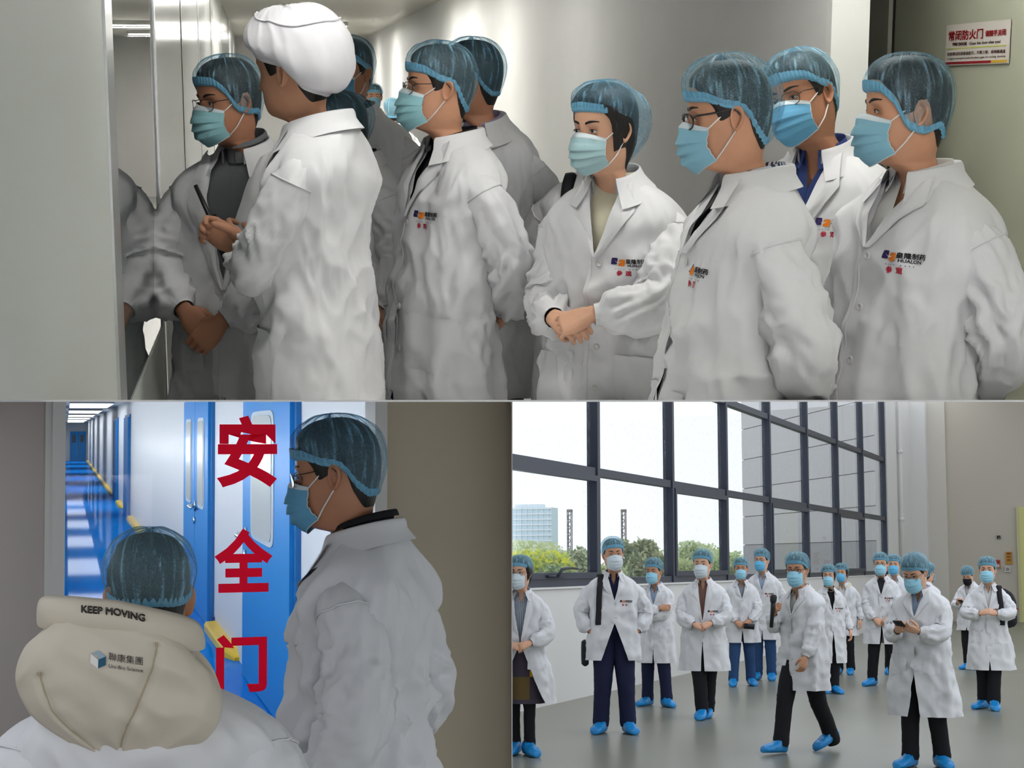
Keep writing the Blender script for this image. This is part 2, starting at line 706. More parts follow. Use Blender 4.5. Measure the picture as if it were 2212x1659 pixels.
def head_pts(z, phi, feat=True):
    """phi 0 = front, +pi/2 = the person's left"""
    W, Fr, B, C = crv(_hz, _hW, z), crv(_hz, _hF, z), crv(_hz, _hB, z), crv(_hz, _hC, z)
    c, s = np.cos(phi), np.sin(phi)
    ex = 2 / 2.35
    x = W * np.sign(s) * np.abs(s) ** ex
    f = np.where(c > 0, Fr, B) * np.sign(c) * np.abs(c) ** ex
    if feat:
        fr = (c > 0)
        nose = crv([-.062, -.052, -.042, -.03, -.012, .008, .022, .034], [0, .010, .026, .021, .014, .0075, .004, 0], z)
        f = f + fr * nose * np.exp(-(x / (.010 + .006 * np.exp(-((z + .042) / .012) ** 2))) ** 2)
        f = f - fr * .0085 * np.exp(-((np.abs(x) - .032) / .015) ** 2 - ((z - .004) / .013) ** 2)
        f = f + fr * .0045 * np.exp(-((z - .027) / .008) ** 2 - ((np.abs(x) - .03) / .022) ** 2)
        f = f + fr * .004 * np.exp(-((z + .028) / .016) ** 2 - ((np.abs(x) - .045) / .014) ** 2)
        f = f + fr * (.006 * np.exp(-((z + .067) / .005) ** 2) + .007 * np.exp(-((z + .079) / .005) ** 2)) * np.exp(-(x / .02) ** 2)
    return np.stack([x, -(f + C), z], axis=-1)


def scalp(zl_phi, zl_z, nt, nphi, off, zc=.1284, wave=None):
    """shell over the skull from a hairline up to the crown; off(t, phi) is its height over the skin"""
    phi = np.linspace(-PI, PI, nphi, endpoint=False)
    a = np.abs(phi)
    zl = crv(zl_phi, zl_z, a)
    t = np.linspace(0, 1, nt)[:, None]
    z = zl + (zc - zl) * np.sin(t * PI / 2)
    ph = np.broadcast_to(phi, z.shape)
    P = head_pts(z, ph, False)
    N = gnormals(P, True)
    cen = np.array([0, 0.01, 0.0])
    flip = np.sum(N * (P - cen), axis=2) < 0
    N[flip] *= -1
    N[-1] = [0, 0, 1]
    P = P + N * off(t, ph)[..., None]
    uv = np.stack([ph / (2 * PI) + .5, np.broadcast_to(t, z.shape)], axis=-1)
    return P, uv


def ear_mb(side, q):
    n, m = (9, 26) if q > 1 else (5, 12)
    r = np.linspace(0, 1, n)[:, None]
    a = np.linspace(0, 2 * PI, m, endpoint=False)[None, :]
    hh = np.where(np.sin(a) > 0, .031, .034)
    ww = np.where(np.cos(a) > 0, .0165, .0195) * (1 - .30 * np.clip(-np.sin(a), 0, 1))
    u = r * ww * np.cos(a)       # +u = forward
    v = r * hh * np.sin(a)
    h = crv([0, .35, .6, .78, .9, 1], [-.004, -.006, .001, .0075, .0085, .002], r) * (1 - .5 * np.exp(-((a - 0) / .5) ** 2) - .5 * np.exp(-((a - 2 * PI) / .5) ** 2))
    h = h + .004 * np.exp(-((u - .010) / .005) ** 2 - ((v + .004) / .008) ** 2)
    h = h + .004 * np.exp(-((np.broadcast_to(r, u.shape) - .55) / .1) ** 2) * (np.cos(a) < .3) * (np.sin(a) > -.6)
    P = np.stack(np.broadcast_arrays(h, -u, v), axis=-1)
    back = P[-1:].copy()
    back[..., 0] = -.014
    back[..., 1] *= .7
    back[..., 2] *= .85
    P = np.concatenate([P, back], axis=0)
    R = rotz(math.radians(-24)) @ rotx(math.radians(-8))
    P = P @ R.T
    P = P + np.array([.0775, .010, -.002])
    P[..., 0] *= side
    return P


def head_rotate(P, hr, w=1.0):
    """hr = (yaw, pitch, roll) radians; w may vary per vertex"""
    piv = np.array([0, 0.03, -0.12])
    Q = P - piv
    w = np.broadcast_to(np.asarray(w, float), Q.shape[:-1])
    x, y, z = Q[..., 0], Q[..., 1], Q[..., 2]
    a = hr[2] * w
    x, z = x * np.cos(a) + z * np.sin(a), -x * np.sin(a) + z * np.cos(a)
    a = hr[1] * w
    y, z = y * np.cos(a) - z * np.sin(a), y * np.sin(a) + z * np.cos(a)
    a = hr[0] * w
    x, y = x * np.cos(a) - y * np.sin(a), x * np.sin(a) + y * np.cos(a)
    return np.stack([x, y, z], axis=-1) + piv


# ------------------------------------------------------------------ people: coat
_cz = [.40, .60, .80, .95, 1.05, 1.15, 1.24, 1.30, 1.345, 1.375, 1.40, 1.42, 1.438, 1.452, 1.462]
_cW = [.252, .240, .222, .208, .201, .203, .211, .214, .207, .190, .162, .128, .098, .078, .070]
_cF = [.168, .158, .146, .136, .130, .128, .123, .114, .103, .092, .082, .073, .066, .060, .057]
_cB = [.172, .162, .146, .128, .116, .114, .120, .122, .120, .114, .106, .098, .089, .081, .075]
_cC = [0, 0, 0, 0, 0, .002, .006, .010, .014, .016, .018, .018, .018, .017, .016]


class Coat:
    def __init__(s, seed=0, g=1.0, belly=0.0, zv=1.20, vw=.062, hem=.50, split=.72, sw=.012, fold=1.0, flare=1.0, lean=0.0):
        s.seed, s.g, s.belly, s.zv, s.vw, s.hem, s.split, s.sw, s.fold, s.flare = seed, g, belly, zv, vw, hem, split, sw, fold, flare

    def ring(s, z):
        W, Fr, B, C = crv(_cz, _cW, z), crv(_cz, _cF, z), crv(_cz, _cB, z), crv(_cz, _cC, z)
        gg = 1 + (s.g - 1) * (1 - sstep(1.36, 1.44, z))
        fl = 1 + (s.flare - 1) * (1 - sstep(.6, 1.0, z))
        return W * gg * fl, (Fr + s.belly * np.exp(-((z - 1.0) / .2) ** 2)) * gg * fl, B * gg * fl, C

    def expo(s, z):
        return 2.4 + 1.1 * np.exp(-((np.asarray(z, float) - 1.345) / .055) ** 2)

    def disp(s, th, z):
        sd = s.seed * 3.7
        # drape folds, growing toward the hem
        k = .0035 + .012 * (1 - sstep(.55, 1.15, z))
        d = k * noise(np.cos(th) * 2.6 + sd, np.sin(th) * 2.6, z * 1.3)
        # slanted pulls around chest, waist and small of the back
        u = th * .2
        d = d + .0105 * np.maximum(ridge(u * 5.5 + z * 3.2 + sd, z * 2.2 - u * 4.0, sd), 0) * sstep(1.42, 1.30, z)
        d = d + .0085 * np.maximum(ridge(u * 4.5 - z * 5.2 + 9 + sd, z * 1.7 + u * 6.0, sd + 5), 0) * sstep(1.42, 1.30, z)
        d = d + .0036 * ridge(u * 15 + 2 * z + sd, z * 9 + u * 6, sd + 11) * sstep(1.42, 1.30, z)
        d = d + .0045 * np.maximum(ridge(u * 9 - 6 * z + sd, z * 5 + u * 9, sd + 21), 0) ** 2 * sstep(1.40, 1.25, z)
        d = d + .007 * np.maximum(ridge(u * 3.0 + 1.5 * z + sd, z * 8 - u * 5, sd + 33), 0) ** 3 * np.exp(-((z - 1.02) / .16) ** 2)
        return d * s.fold

    def gap(s, z):
        g1 = s.vw * np.clip((z - s.zv) / (1.44 - s.zv), 0, 1) ** .9
        g2 = s.sw * np.clip((s.split - z) / max(s.split - s.hem, .05), 0, 1)
        return np.maximum(g1, g2)

    def pt(s, th, z, extra=0.0, fold=True):
        th, z = np.broadcast_arrays(np.asarray(th, float), np.asarray(z, float))
        W, Fr, B, C = s.ring(z)
        c, sn = np.cos(th), np.sin(th)
        ex = 2 / s.expo(z)
        x = W * np.sign(sn) * np.abs(sn) ** ex
        y = -np.where(c > 0, Fr, B) * np.sign(c) * np.abs(c) ** ex
        nx, ny = x / W ** 2, y / np.where(c > 0, Fr, B) ** 2
        l = np.sqrt(nx * nx + ny * ny) + 1e-9
        d = extra + (s.disp(th, z) if fold else 0)
        return np.stack([x + nx / l * d, y + ny / l * d + C, z], axis=-1)

    def th_of_x(s, x, z):
        W = s.ring(z)[0]
        q = np.clip(np.abs(x) / W, 0, 1) ** (s.expo(z) / 2)
        return np.sign(x) * np.arcsin(q)

    def front(s, x, z, extra=0.0):
        return s.pt(s.th_of_x(x, z), z, extra)

    def shell(s, nz, nth, ztop=1.462, open_x=None):
        z = ztop - (ztop - s.hem) * np.linspace(0, 1, nz) ** 1.15
        g = s.gap(z) if open_x is None else open_x(z)
        t0 = s.th_of_x(g + 1e-4, z)[:, None]
        ov = np.where(g < .002, -.09, 0)[:, None]
        u = np.linspace(0, 1, nth)[None, :]
        th = (t0 + ov) + (2 * PI - 2 * t0 - ov) * u
        z2 = np.broadcast_to(z[:, None], th.shape)
        lift = .004 * np.exp(-(u / .03) ** 2) + .0 * th
        return s.pt(th, z2, lift)


def two_bone(S, Wp, L1, L2, hint):
    S, Wp, hint = np.asarray(S, float), np.asarray(Wp, float), np.asarray(hint, float)
    d = Wp - S
    D = np.linalg.norm(d)
    if D > (L1 + L2) * .995:
        Wp = S + d / D * (L1 + L2) * .995
        d = Wp - S
        D = np.linalg.norm(d)
    a = (L1 ** 2 - L2 ** 2 + D ** 2) / (2 * D)
    h = math.sqrt(max(L1 ** 2 - a ** 2, 1e-6))
    u = d / D
    n = hint - u * np.dot(hint, u)
    n /= np.linalg.norm(n) + 1e-9
    return S + u * a + n * h, Wp


def sleeve_grid(S, E, Wp, side, seed, q, fold=1.0, rs=1.0, cut=0.0):
    """sleeve from inside the shoulder to the gathered cuff"""
    inn = np.array([S[0] - side * .085, S[1] + .002, S[2] + .010])
    fore = Wp - E
    fore = fore / np.linalg.norm(fore)
    end = Wp - fore * .012
    m1 = S + (E - S) * .45
    m2 = E + (end - E) * .5
    e1 = E + (S - E) * .12 + (end - E) * .12
    path = smooth_path([inn, S, m1, e1, m2, end], 90 if q > 1 else 40)
    n = len(path)
    d = np.concatenate([[0], np.cumsum(np.linalg.norm(np.diff(path, axis=0), axis=1))])
    s = d / d[-1]
    r = crv([0, .07, .13, .20, .33, .55, .76, .90, .945, .965, 1.0], np.array([.018, .036, .051, .065, .073, .069, .064, .058, .050, .038, .033]) * rs, s)
    r[-3 if q > 1 else -2:] = .0325 * max(rs, .95)
    T, N, B = path_frames(path)
    m = 56 if q > 1 else 24
    a = np.linspace(0, 2 * PI, m, endpoint=False)[None, :]
    dirs = np.cos(a)[..., None] * N[:, None] + np.sin(a)[..., None] * B[:, None]
    ss = s[:, None]
    dl = d[:, None]
    # bend direction: the inside of the elbow is where folds bunch
    mid = (S + end) / 2 - E
    L = np.linalg.norm(mid)
    bend = np.clip(L / .15, 0, 1)
    inner = np.clip((dirs @ (mid / (L + 1e-6))), -1, 1) * bend
    el = np.exp(-((ss - .54) / .13) ** 2)
    sd = seed * 1.93 + side * 7
    f1 = np.maximum(ridge(dl * 15 + .9 * np.sin(a + sd), np.cos(a) * 1.1 + sd, np.sin(a) * 1.1), -.3)
    f2 = ridge(dl * 7 + 1.6 * np.sin(a - 1 + sd), np.cos(a) * 1.3 - sd, np.sin(a) * 1.3 + 4)
    f3 = noise(dl * 5 + sd, np.cos(a) * 1.0, np.sin(a) * 1.0 + 8)
    f4 = np.maximum(ridge(dl * 24 - 1.4 * np.sin(a + 2 + sd), np.cos(a) * 2.2 + sd, np.sin(a) * 2.2 + 5), -.2)
    disp = f1 * (.004 + .015 * el * (.55 + .45 * inner)) + f2 * (.007 + .004 * np.exp(-((ss - .8) / .15) ** 2)) + f3 * .007 + f4 * (.0025 + .004 * el)
    disp = disp + f1 * .005 * np.exp(-((ss - .9) / .06) ** 2)
    # gathers of the cuff
    disp = disp * sstep(.08, .24, ss) * (1 - sstep(.93, .97, ss)) * fold + .0016 * np.sin(a * 14 + 3 * np.sin(a * 3)) * np.exp(-((ss - .955) / .03) ** 2)
    down = np.clip(-dirs[..., 2], 0, 1)
    horiz = np.sqrt(1 - T[:, 2] ** 2)[:, None]
    droop = .016 * down * horiz * np.exp(-((ss - .7) / .2) ** 2)
    P = path[:, None] + dirs * (r[:, None] + disp + droop)[..., None]
    return P, path, d, T


def hand_mb(kind, side, q):
    """hand in its own frame: x along the fingers, z out of the back of the hand, thumb toward side*y"""
    curl = {'relaxed': (18, 25, 18), 'grip': (62, 78, 45), 'hold': (45, 55, 30), 'clasp': (38, 50, 25), 'flat': (6, 8, 5), 'fist': (75, 85, 50), 'point': (30, 35, 20)}[kind]
    mb = MB()
    xs = np.array([-.07, -.03, 0, .02, .045, .07, .092, .100])
    hw = np.array([.030, .028, .028, .034, .041, .043, .040, .030])
    ht = np.array([.027, .022, .0195, .019, .0175, .0155, .0125, .006])
    a = np.linspace(0, 2 * PI, 16, endpoint=False)
    P = np.stack([np.broadcast_to(xs[:, None], (8, 16)), hw[:, None] * np.sign(np.cos(a)) * np.abs(np.cos(a)) ** .8, ht[:, None] * np.sin(a)], axis=-1)
    P[:, :, 2] -= (np.sin(a) < 0) * .006 * np.exp(-((xs[:, None] - .035) / .03) ** 2)
    mb.grid(P, True, True, True)
    for k, (y, L, rr) in enumerate(((.031, .070, .0092), (.0105, .079, .0096), (-.0105, .073, .0092), (-.030, .058, .0080))):
        cs = [math.radians(c * (1 + .08 * k)) for c in curl]
        p = np.array([.080, y * side, .001])
        pts = [p.copy()]
        ang = 0.0
        p = p + np.array([.012, 0, 0])
        pts.append(p.copy())
        for Lk, cc in zip((L * .45, L * .30, L * .25), cs):
            ang += cc
            dirv = np.array([math.cos(ang), y * side * .8 * math.cos(ang) * (.6 if kind in ('flat', 'relaxed') else .1), -math.sin(ang)])
            for _ in range(3):
                p = p + unit(dirv) * Lk / 3
                pts.append(p.copy())
        pts = np.array(pts)
        rad = rr * np.interp(np.arange(len(pts)), [0, 2, 4, 5, 7, 8, 10], [1.0, 1.04, .93, 1.0, .9, .92, .55])
        mb.tube(pts, rad, 10 if q > 1 else 6)
    tb = {'relaxed': ((.70, .62, -.35), (.85, .40, -.35), (.95, .15, -.25)), 'flat': ((.6, .75, -.1), (.75, .6, -.1), (.85, .45, -.1))}.get(kind, ((.62, .55, -.55), (.86, .10, -.50), (.92, -.15, -.36)))
    p = np.array([.012, .020 * side, -.006])
    pts = [p.copy()]
    for Lk, dv in zip((.038, .034, .026), tb):
        dv = unit(np.array([dv[0], dv[1] * side, dv[2]]))
        for _ in range(3):
            p = p + dv * Lk / 3
            pts.append(p.copy())
    mb.tube(np.array(pts), np.interp(np.arange(10), [0, 2, 4, 6, 8, 9], [.0165, .0155, .0118, .0115, .0098, .006]), 10 if q > 1 else 6)
    return mb


_HANDS = {}


def hand_shape(kind, side, q):
    """(verts, faces), fingers and palm fused into one skin for near figures"""
    key = (kind, side, q)
    if key in _HANDS:
        return _HANDS[key]
    mb = hand_mb(kind, side, q)
    if q > 1:
        o = mb.build('hand', mat('tmp', (1, 1, 1)))
        md = o.modifiers.new('r', 'REMESH')
        md.mode = 'VOXEL'
        md.voxel_size = .0026
        sm = o.modifiers.new('s', 'SMOOTH')
        sm.factor = .5
        sm.iterations = 3
        me = bpy.data.meshes.new_from_object(o.evaluated_get(bpy.context.evaluated_depsgraph_get()))
        V = np.array([v.co[:] for v in me.vertices])
        Fc = [tuple(p.vertices) for p in me.polygons]
        bpy.data.objects.remove(o, do_unlink=True)
        bpy.data.meshes.remove(me)
    else:
        V, Fc = mb.verts(), mb.f
    _HANDS[key] = (V, Fc)
    return V, Fc


ARMS = {  # wrist, elbow hint, finger direction, back-of-hand direction, hand kind; for the left arm (x > 0), mirrored for the right
    'down': ((.285, -.04, .86), (.3, 1, .1), (.0, -.15, -1), (1, 0, .0), 'relaxed'),
    'clasp': ((.095, -.235, 1.00), (1, .55, -.1), (-.85, -.35, -.30), (.15, -.75, .65), 'clasp'),
    'clasp2': ((.075, -.215, .985), (1, .55, -.1), (-.85, -.45, -.2), (.1, -.7, .7), 'clasp'),
    'clasp_low': ((.105, -.21, .90), (1, .55, 0), (-.75, -.2, -.55), (.35, -.85, .35), 'clasp'),
    'clasp_low2': ((.085, -.185, .885), (1, .55, 0), (-.75, -.3, -.5), (.3, -.8, .4), 'clasp'),
    'back': ((.085, .160, .92), (1, .10, 0), (-.85, .25, -.35), (.1, .9, .3), 'clasp'),
    'pocket': ((.212, -.085, .915), (1, .7, 0), (-.55, .25, -.9), (.8, -.5, -.3), 'relaxed'),
    'phone': ((.085, -.305, 1.12), (.7, .5, -.6), (-.55, -.75, .25), (.55, -.1, -.75), 'hold'),
    'mic': ((.115, -.245, 1.245), (.6, .3, -1), (-.55, -.35, .55), (.5, -.8, .2), 'grip'),
    'chest': ((.085, -.25, 1.12), (1, .4, -.3), (-.8, -.35, .25), (.2, -.75, .5), 'clasp'),
    'cross': ((-.10, -.185, 1.115), (1, .1, -.4), (-.95, .05, .1), (0, -.95, .3), 'clasp'),
    'cross2': ((-.10, -.205, 1.175), (1, .1, -.4), (-.95, .05, .1), (0, -.95, .3), 'clasp'),
}


def shoe_mb(toe_len=.0, q=1, cover=True, seed=0):
    """one shoe in a loose plastic cover: heel at y=+.09, toe at y=-.19, sole at z=0"""
    n, m = (34, 36) if q > 1 else (20, 20)
    y = np.concatenate([[.098], np.linspace(.095, -.185, n - 2), [-.192]])
    w = crv([-.192, -.185, -.15, -.09, -.02, .04, .085, .098], [.006, .030, .047, .053, .046, .042, .036, .008], y)
    h = crv([-.192, -.185, -.13, -.06, .0, .05, .085, .098], [.018, .040, .062, .082, .112, .120, .105, .05], y)
    a = np.linspace(0, 2 * PI, m, endpoint=False)
    ca, sa = np.cos(a), np.sin(a)
    X = w[:, None] * np.sign(ca) * np.abs(ca) ** .75
    Z = h[:, None] * .5 * (1 + np.sign(sa) * np.abs(sa) ** (.8))
    up = Z / (h[:, None] + 1e-6)
    cr = noise(y[:, None] * 30 + seed, ca * 2, sa * 2 + 3) * .010 + ridge(y[:, None] * 45 + seed, ca * 3, sa * 3) * .006
    X = X * (1 + cr * 9 * sstep(0, .25, up))
    Z = Z + cr * sstep(.1, .5, up)
    P = np.stack([X, np.broadcast_to(y[:, None], X.shape), np.maximum(Z, 0)], axis=-1)
    return MB().grid(P, True, True, True)


# ------------------------------------------------------------------ people: the figure
def person(label, room, top, s, yaw=0, head=None, pitch=0, roll=0, q=1, tone='mid', net=0, net_back=-.05, puff=.014, bulge=0.0, net_front=.062, net_ear=.028,
           mask='blue', glasses=None, coat=None, arms=('down', 'down'), legs=None, shirt='white', shirt_collar=True, pants='black', logo=False, pocket=True, hair='short',
           lean=0.0, group=None, cap=None, extras=None, name='person', slim=1.0, no_coat_buttons=False, height=None, shoe='blue', seed=None, mask_tilt=0.0, hood=None, skirt=None, collar_s=1.0, rs=1.0, hs=1.0, gm=1.0, sz=0.0):
    """top: pixel of the top of the head; s: pixels per metre there; yaw/head: 0 faces the viewer, 90 the viewer's left, 180 away"""
    seed = seed if seed is not None else int(top[0])
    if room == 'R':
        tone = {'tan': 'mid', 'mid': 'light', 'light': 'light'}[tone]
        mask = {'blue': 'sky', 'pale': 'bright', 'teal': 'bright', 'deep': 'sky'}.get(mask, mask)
    rr = random.Random(seed)
    p3 = at(room, top[0], top[1], F / s)
    k = (height or p3[2]) / (1.596 + .12 * (hs - 1) + .143 * hs)
    az = math.atan2(p3[0], p3[1])
    rz = -math.radians(yaw) - az
    hy = -math.radians((head if head is not None else yaw) - yaw)
    hr = (hy, math.radians(pitch), math.radians(roll))
    root = empty(name)
    tag(root, label, 'person', group)
    HO = np.array([0, -.046, 1.596])
    ln = math.radians(lean)

    def body_x(P):
        """lean of the upper body, then overall size"""
        P = np.asarray(P, float)
        if ln:
            w = sstep(.80, 1.10, P[..., 2]) * ln
            y, z = P[..., 1], P[..., 2] - .92
            P = np.stack([P[..., 0], y * np.cos(w) - z * np.sin(w), y * np.sin(w) + z * np.cos(w) + .92], axis=-1)
        return P * k

    def hx(P, w=1.0):
        return body_x(head_rotate(np.asarray(P, float) * (1 + (hs - 1) * np.asarray(w, float)[..., None] if np.ndim(w) else hs) + np.array([0, 0, .12 * (hs - 1)]) * (np.asarray(w, float)[..., None] if np.ndim(w) else 1), hr, w) + HO)

    # ground position so that the head top lands on its pixel
    ht = hx(np.array([[0, 0, .138]]))[0]
    off = rotz(rz) @ ht
    loc = np.array([p3[0] - off[0], p3[1] - off[1], 0.0])

    # --- body: head, neck, chest and hands as one skin
    body = MB()
    nz, nphi = (150, 112) if q > 1 else (64, 48)
    z = np.concatenate([np.linspace(-.34, -.14, nz // 5, endpoint=False), np.linspace(-.14, .05, nz // 2, endpoint=False), .05 + (.1288 - .05) * np.sin(np.linspace(0, PI / 2, nz - nz // 5 - nz // 2))])
    phi = np.linspace(-PI, PI, nphi, endpoint=False)
    Z, PH = np.meshgrid(z, phi, indexing='ij')
    HP = head_pts(Z, PH)
    HP[..., 0] *= slim
    thin = min(1.0, ((coat or {}).get('g', 1.0)) * gm) * .97
    wch = (1 - sstep(-.25, -.19, Z)) * (1 - thin)
    HP[..., 0] *= 1 - wch
    HP[..., 1] = (HP[..., 1] - .05) * (1 - wch) + .05
    body.grid(hx(HP, sstep(-.23, -.125, Z)), True, True, True)
    for sd in (-1, 1):
        E_ = ear_mb(sd, q)
        body.grid(hx(E_), True, False, False)
    # --- arms
    C = Coat(seed=seed % 97, **(coat or {}))
    C.g *= gm
    if q == 1:
        C.fold *= 1.5
    sl = []
    for i, (sd, pose) in enumerate(((1, arms[0]), (-1, arms[1]))):
        if isinstance(pose, str):
            pose = ARMS[pose]
        wr, hint, fd, bk, hk = pose
        mir = np.array([sd, 1, 1])
        S = np.array([sd * .172 * (1 + (C.g - 1) * .6), .016, 1.304 + sz])
        wr = np.array(wr) * mir
        E_, Wp = two_bone(S, wr, .275, .245, np.array(hint) * mir)
        sl.append((S, E_, Wp, sd))
        if hk:
            fdv = unit(np.array(fd) * mir)
            bkv = np.array(bk) * mir
            bkv = unit(bkv - fdv * np.dot(bkv, fdv))
            R = np.stack([fdv, np.cross(bkv, fdv), bkv], axis=1)
            V, Fc = hand_shape(hk, -sd, q)
            V = V * .97
            # bend the hidden wrist stub back into the sleeve
            fa = unit(Wp - E_)
            w = sstep(-.005, -.04, V[:, 0])[:, None]
            stub = Wp + fa * V[:, :1] + (V[:, 1:2] * R[:, 1] + V[:, 2:3] * R[:, 2]) * .8
            body.add(body_x((V @ R.T + Wp) * (1 - w) + stub * w), Fc)
            body.tube(body_x(smooth_path([[sd * .10, .01, 1.33], S, E_, Wp - fa * .02], 16)), np.interp(np.arange(16), [0, 3, 15], [.034, .024, .020]) * k, 8)
    sk = m_skin(tone)
    body.build('body', sk, root)
    # --- eyes and brows
    if mask is not None:
        for sd in (-1, 1):
            e = MB()
            n = 10 if q > 1 else 6
            a = np.linspace(-1, 1, n * 2)[None, :]
            b = np.linspace(-1, 1, n)[:, None]
            x = .0145 * a
            zz = .0048 * b * np.sqrt(np.clip(1 - a ** 2, 0, 1)) + .0015 * a * sd * 0
            fz = head_pts(np.full_like(x, .004), np.array(np.arcsin(.42) * 1.0))[..., 1].min()
            yy = -.0805 - .006 * (1 - (a * .8) ** 2) * np.sqrt(np.clip(1 - b ** 2 * .3, 0, 1))
            P = np.stack(np.broadcast_arrays(x + sd * .032, yy + .0 * zz, zz + .0045), axis=-1)
            eo = e.grid(hx(P)).build('eye', mat('eye_white', rgb(214, 206, 200), 0.3), root)
            ir = MB()
            t = np.linspace(0, 2 * PI, 12, endpoint=False)
            rr_ = np.array([.0002, .0048])[:, None]
            Q = np.stack(np.broadcast_arrays(rr_ * np.cos(t) + sd * .032, np.full((1, 12), -.0875), np.clip(rr_ * np.sin(t), -.0042, .0040) + .0048), axis=-1)
            ir.grid(hx(Q), True).build('iris', mat('dark_iris', rgb(34, 24, 20), 0.15), eo)
            lid = MB()
            aa = np.linspace(-1.05, 1.05, 9)
            L_ = np.stack([sd * .032 + .0145 * aa, -.0805 - .0075 * (1 - (aa * .8) ** 2), .0045 + .0052 * np.sqrt(np.clip(1 - aa ** 2, 0, 1))], axis=1)
            lid.tube(hx(L_), .0011 * k, 5).build('eyelid', mat('dark_lash', rgb(46, 34, 30), .6), root)
            br = MB()
            bx = np.linspace(.012, .052, 10)
            bz = .027 + .006 * np.sin((bx - .012) / .04 * PI * .75)
            bp = []
            for x_, z_ in zip(bx, bz):
                ph_ = np.linspace(0, 1.2, 120)
                hp = head_pts(np.full(120, z_), ph_)
                j = np.argmin(np.abs(hp[:, 0] - x_))
                bp.append([sd * x_, hp[j, 1] - .001, z_])
            bp = np.array(bp)
            hgt = np.interp(np.linspace(0, 1, 10), [0, .4, 1], [.0035, .0040, .0012])
            Pb = np.stack([bp + np.array([0, 0.001, -1]) * hgt[:, None], bp + np.array([0, -.0015, 0]), bp + np.array([0, .001, 1]) * hgt[:, None]])
            br.grid(hx(Pb)).build('eyebrow', m_hair(), root)
    # --- hair
    if hair:
        lowb = -.085 if hair == 'short' else -.125
        low_s = -.006 if hair == 'short' else -.06
        nt, nph = (36, 96) if q > 1 else (16, 36)
        thick = .008 if hair == 'short' else .016
        P, _ = scalp([0, .5, .85, 1.15, 1.32, 1.5, 1.75, 2.1, 2.6, PI], [.082, .078, .058, .03, low_s, low_s + .006, .030 if hair == 'short' else -.05, -.045 if hair == 'short' else -.10, lowb, lowb], nt, nph,
                     lambda t, ph: .0008 + thick * np.minimum(1, t * 5) ** .8 + .001 * noise(ph * 14, t * 3, seed), .1284)
        P[..., 0] *= slim
        MB().grid(hx(P), True).build('hair', m_hair(), root)
    # --- cap
    if net is not None:
        nt, nph = (56, 220) if q > 1 else (22, 60)
        zl_phi = [0, .6, 1.0, 1.45, 1.75, 2.2, 2.7, PI]
        zl_z = [net_front, net_front - .004, net_front * .7 + net_ear * .3, net_ear, net_ear - .012, net_back * .6, net_back, net_back]

        def noff(t, ph):
            bk = np.exp(-((np.abs(ph) - PI) / 1.1) ** 2)
            base = .006 + puff * np.sin(np.clip(t * 1.3, 0, .5) * PI) ** .7 + bulge * bk * np.sin(np.clip(t * 1.5, 0, 1) * PI) ** .8
            g = noise(ph * 9 + seed, t * 1.2, seed) * .0035 + ridge(ph * 17 + seed + 2 * t, t * 2.2, 3) * .0016 + noise(ph * 3, t * 4, seed + 7) * .004
            return base + g * np.sin(np.clip(t * 1.0, 0, 1) * PI) ** .5 + .004 * np.exp(-(t / .05) ** 2)
        P, uv = scalp(zl_phi, zl_z, nt, nph, noff, .1290)
        P[..., 0] *= slim
        no = MB().grid(hx(P), True, uv=uv).build('hair_net', m_net(net if q > 1 else 4), root, uv=True)
        # gathered elastic edge
        nb = 200 if q > 1 else 48
        ph = np.linspace(-PI, PI, nb, endpoint=False)
        zl = crv(zl_phi, zl_z, np.abs(ph))
        b0 = head_pts(zl, ph, False)
        b0[..., 0] *= slim
        rad = b0 * np.array([1, 1, 0])
        rad /= np.linalg.norm(rad, axis=1)[:, None]
        wv = .0022 * np.sin(ph * (46 if q > 1 else 20)) + .0016 * noise(ph * 12, seed, 0)
        wd = np.interp(np.abs(ph), [0, 1.0, 1.8, PI], [.0145, .0120, .0085, .0085])
        prof = [(.0035, -.7), (.0085, -.45), (.0108, .05), (.0112, .7), (.0108, 1.4)]
        Pb = np.stack([b0 + rad * (o_ + wv * .7)[:, None] + np.array([0, 0, 1]) * (wd * v_ + wv * .5)[:, None] for o_, v_ in prof])
        MB().grid(hx(Pb), True).build('elastic_band', m_band(), no)
    if cap:
        cap(root, hx, seed)
    # --- face mask
    if mask is not None:
        nu, nv = (40, 46) if q > 1 else (16, 16)
        u = np.linspace(-1, 1, nu)[None, :]
        v = np.linspace(0, 1, nv)[:, None]
        ang = u * math.radians(74)
        c74 = math.cos(math.radians(74))
        kk = np.clip((np.cos(ang) - c74) / (1 - c74), 0, 1)
        z0 = .001 - .020 * np.abs(u) ** 1.6 - mask_tilt
        z1 = -.128 + .030 * np.abs(u) ** 1.5 - mask_tilt * .4
        zz = z0 + (z1 - z0) * v
        fc = crv([0, .08, .3, .55, .8, .93, 1], [.108, .118, .127, .126, .118, .104, .090], v)
        fe = crv([0, .5, 1], [.058, .064, .046], v)
        We = crv([0, .5, 1], [.0630, .0645, .0600], v)
        ph3 = (v - .22) / .2
        saw = (ph3 - np.floor(ph3)) * ((v > .22) & (v < .82))
        ple = .0105 * saw ** .8 * (.25 + .75 * kk)
        x = We * np.sin(ang) / math.sin(math.radians(74)) * slim
        f = fe + (fc - fe) * kk ** .8 + ple + .002 * noise(u * 3 + seed, v * 5, 2)
        f = f + .004 * np.exp(-(u / .16) ** 2) * np.exp(-((v - .05) / .12) ** 2)
        P = np.stack(np.broadcast_arrays(x, -f, zz), axis=-1)
        mo = MB().grid(hx(P)).build('face_mask', m_mask(mask), root)
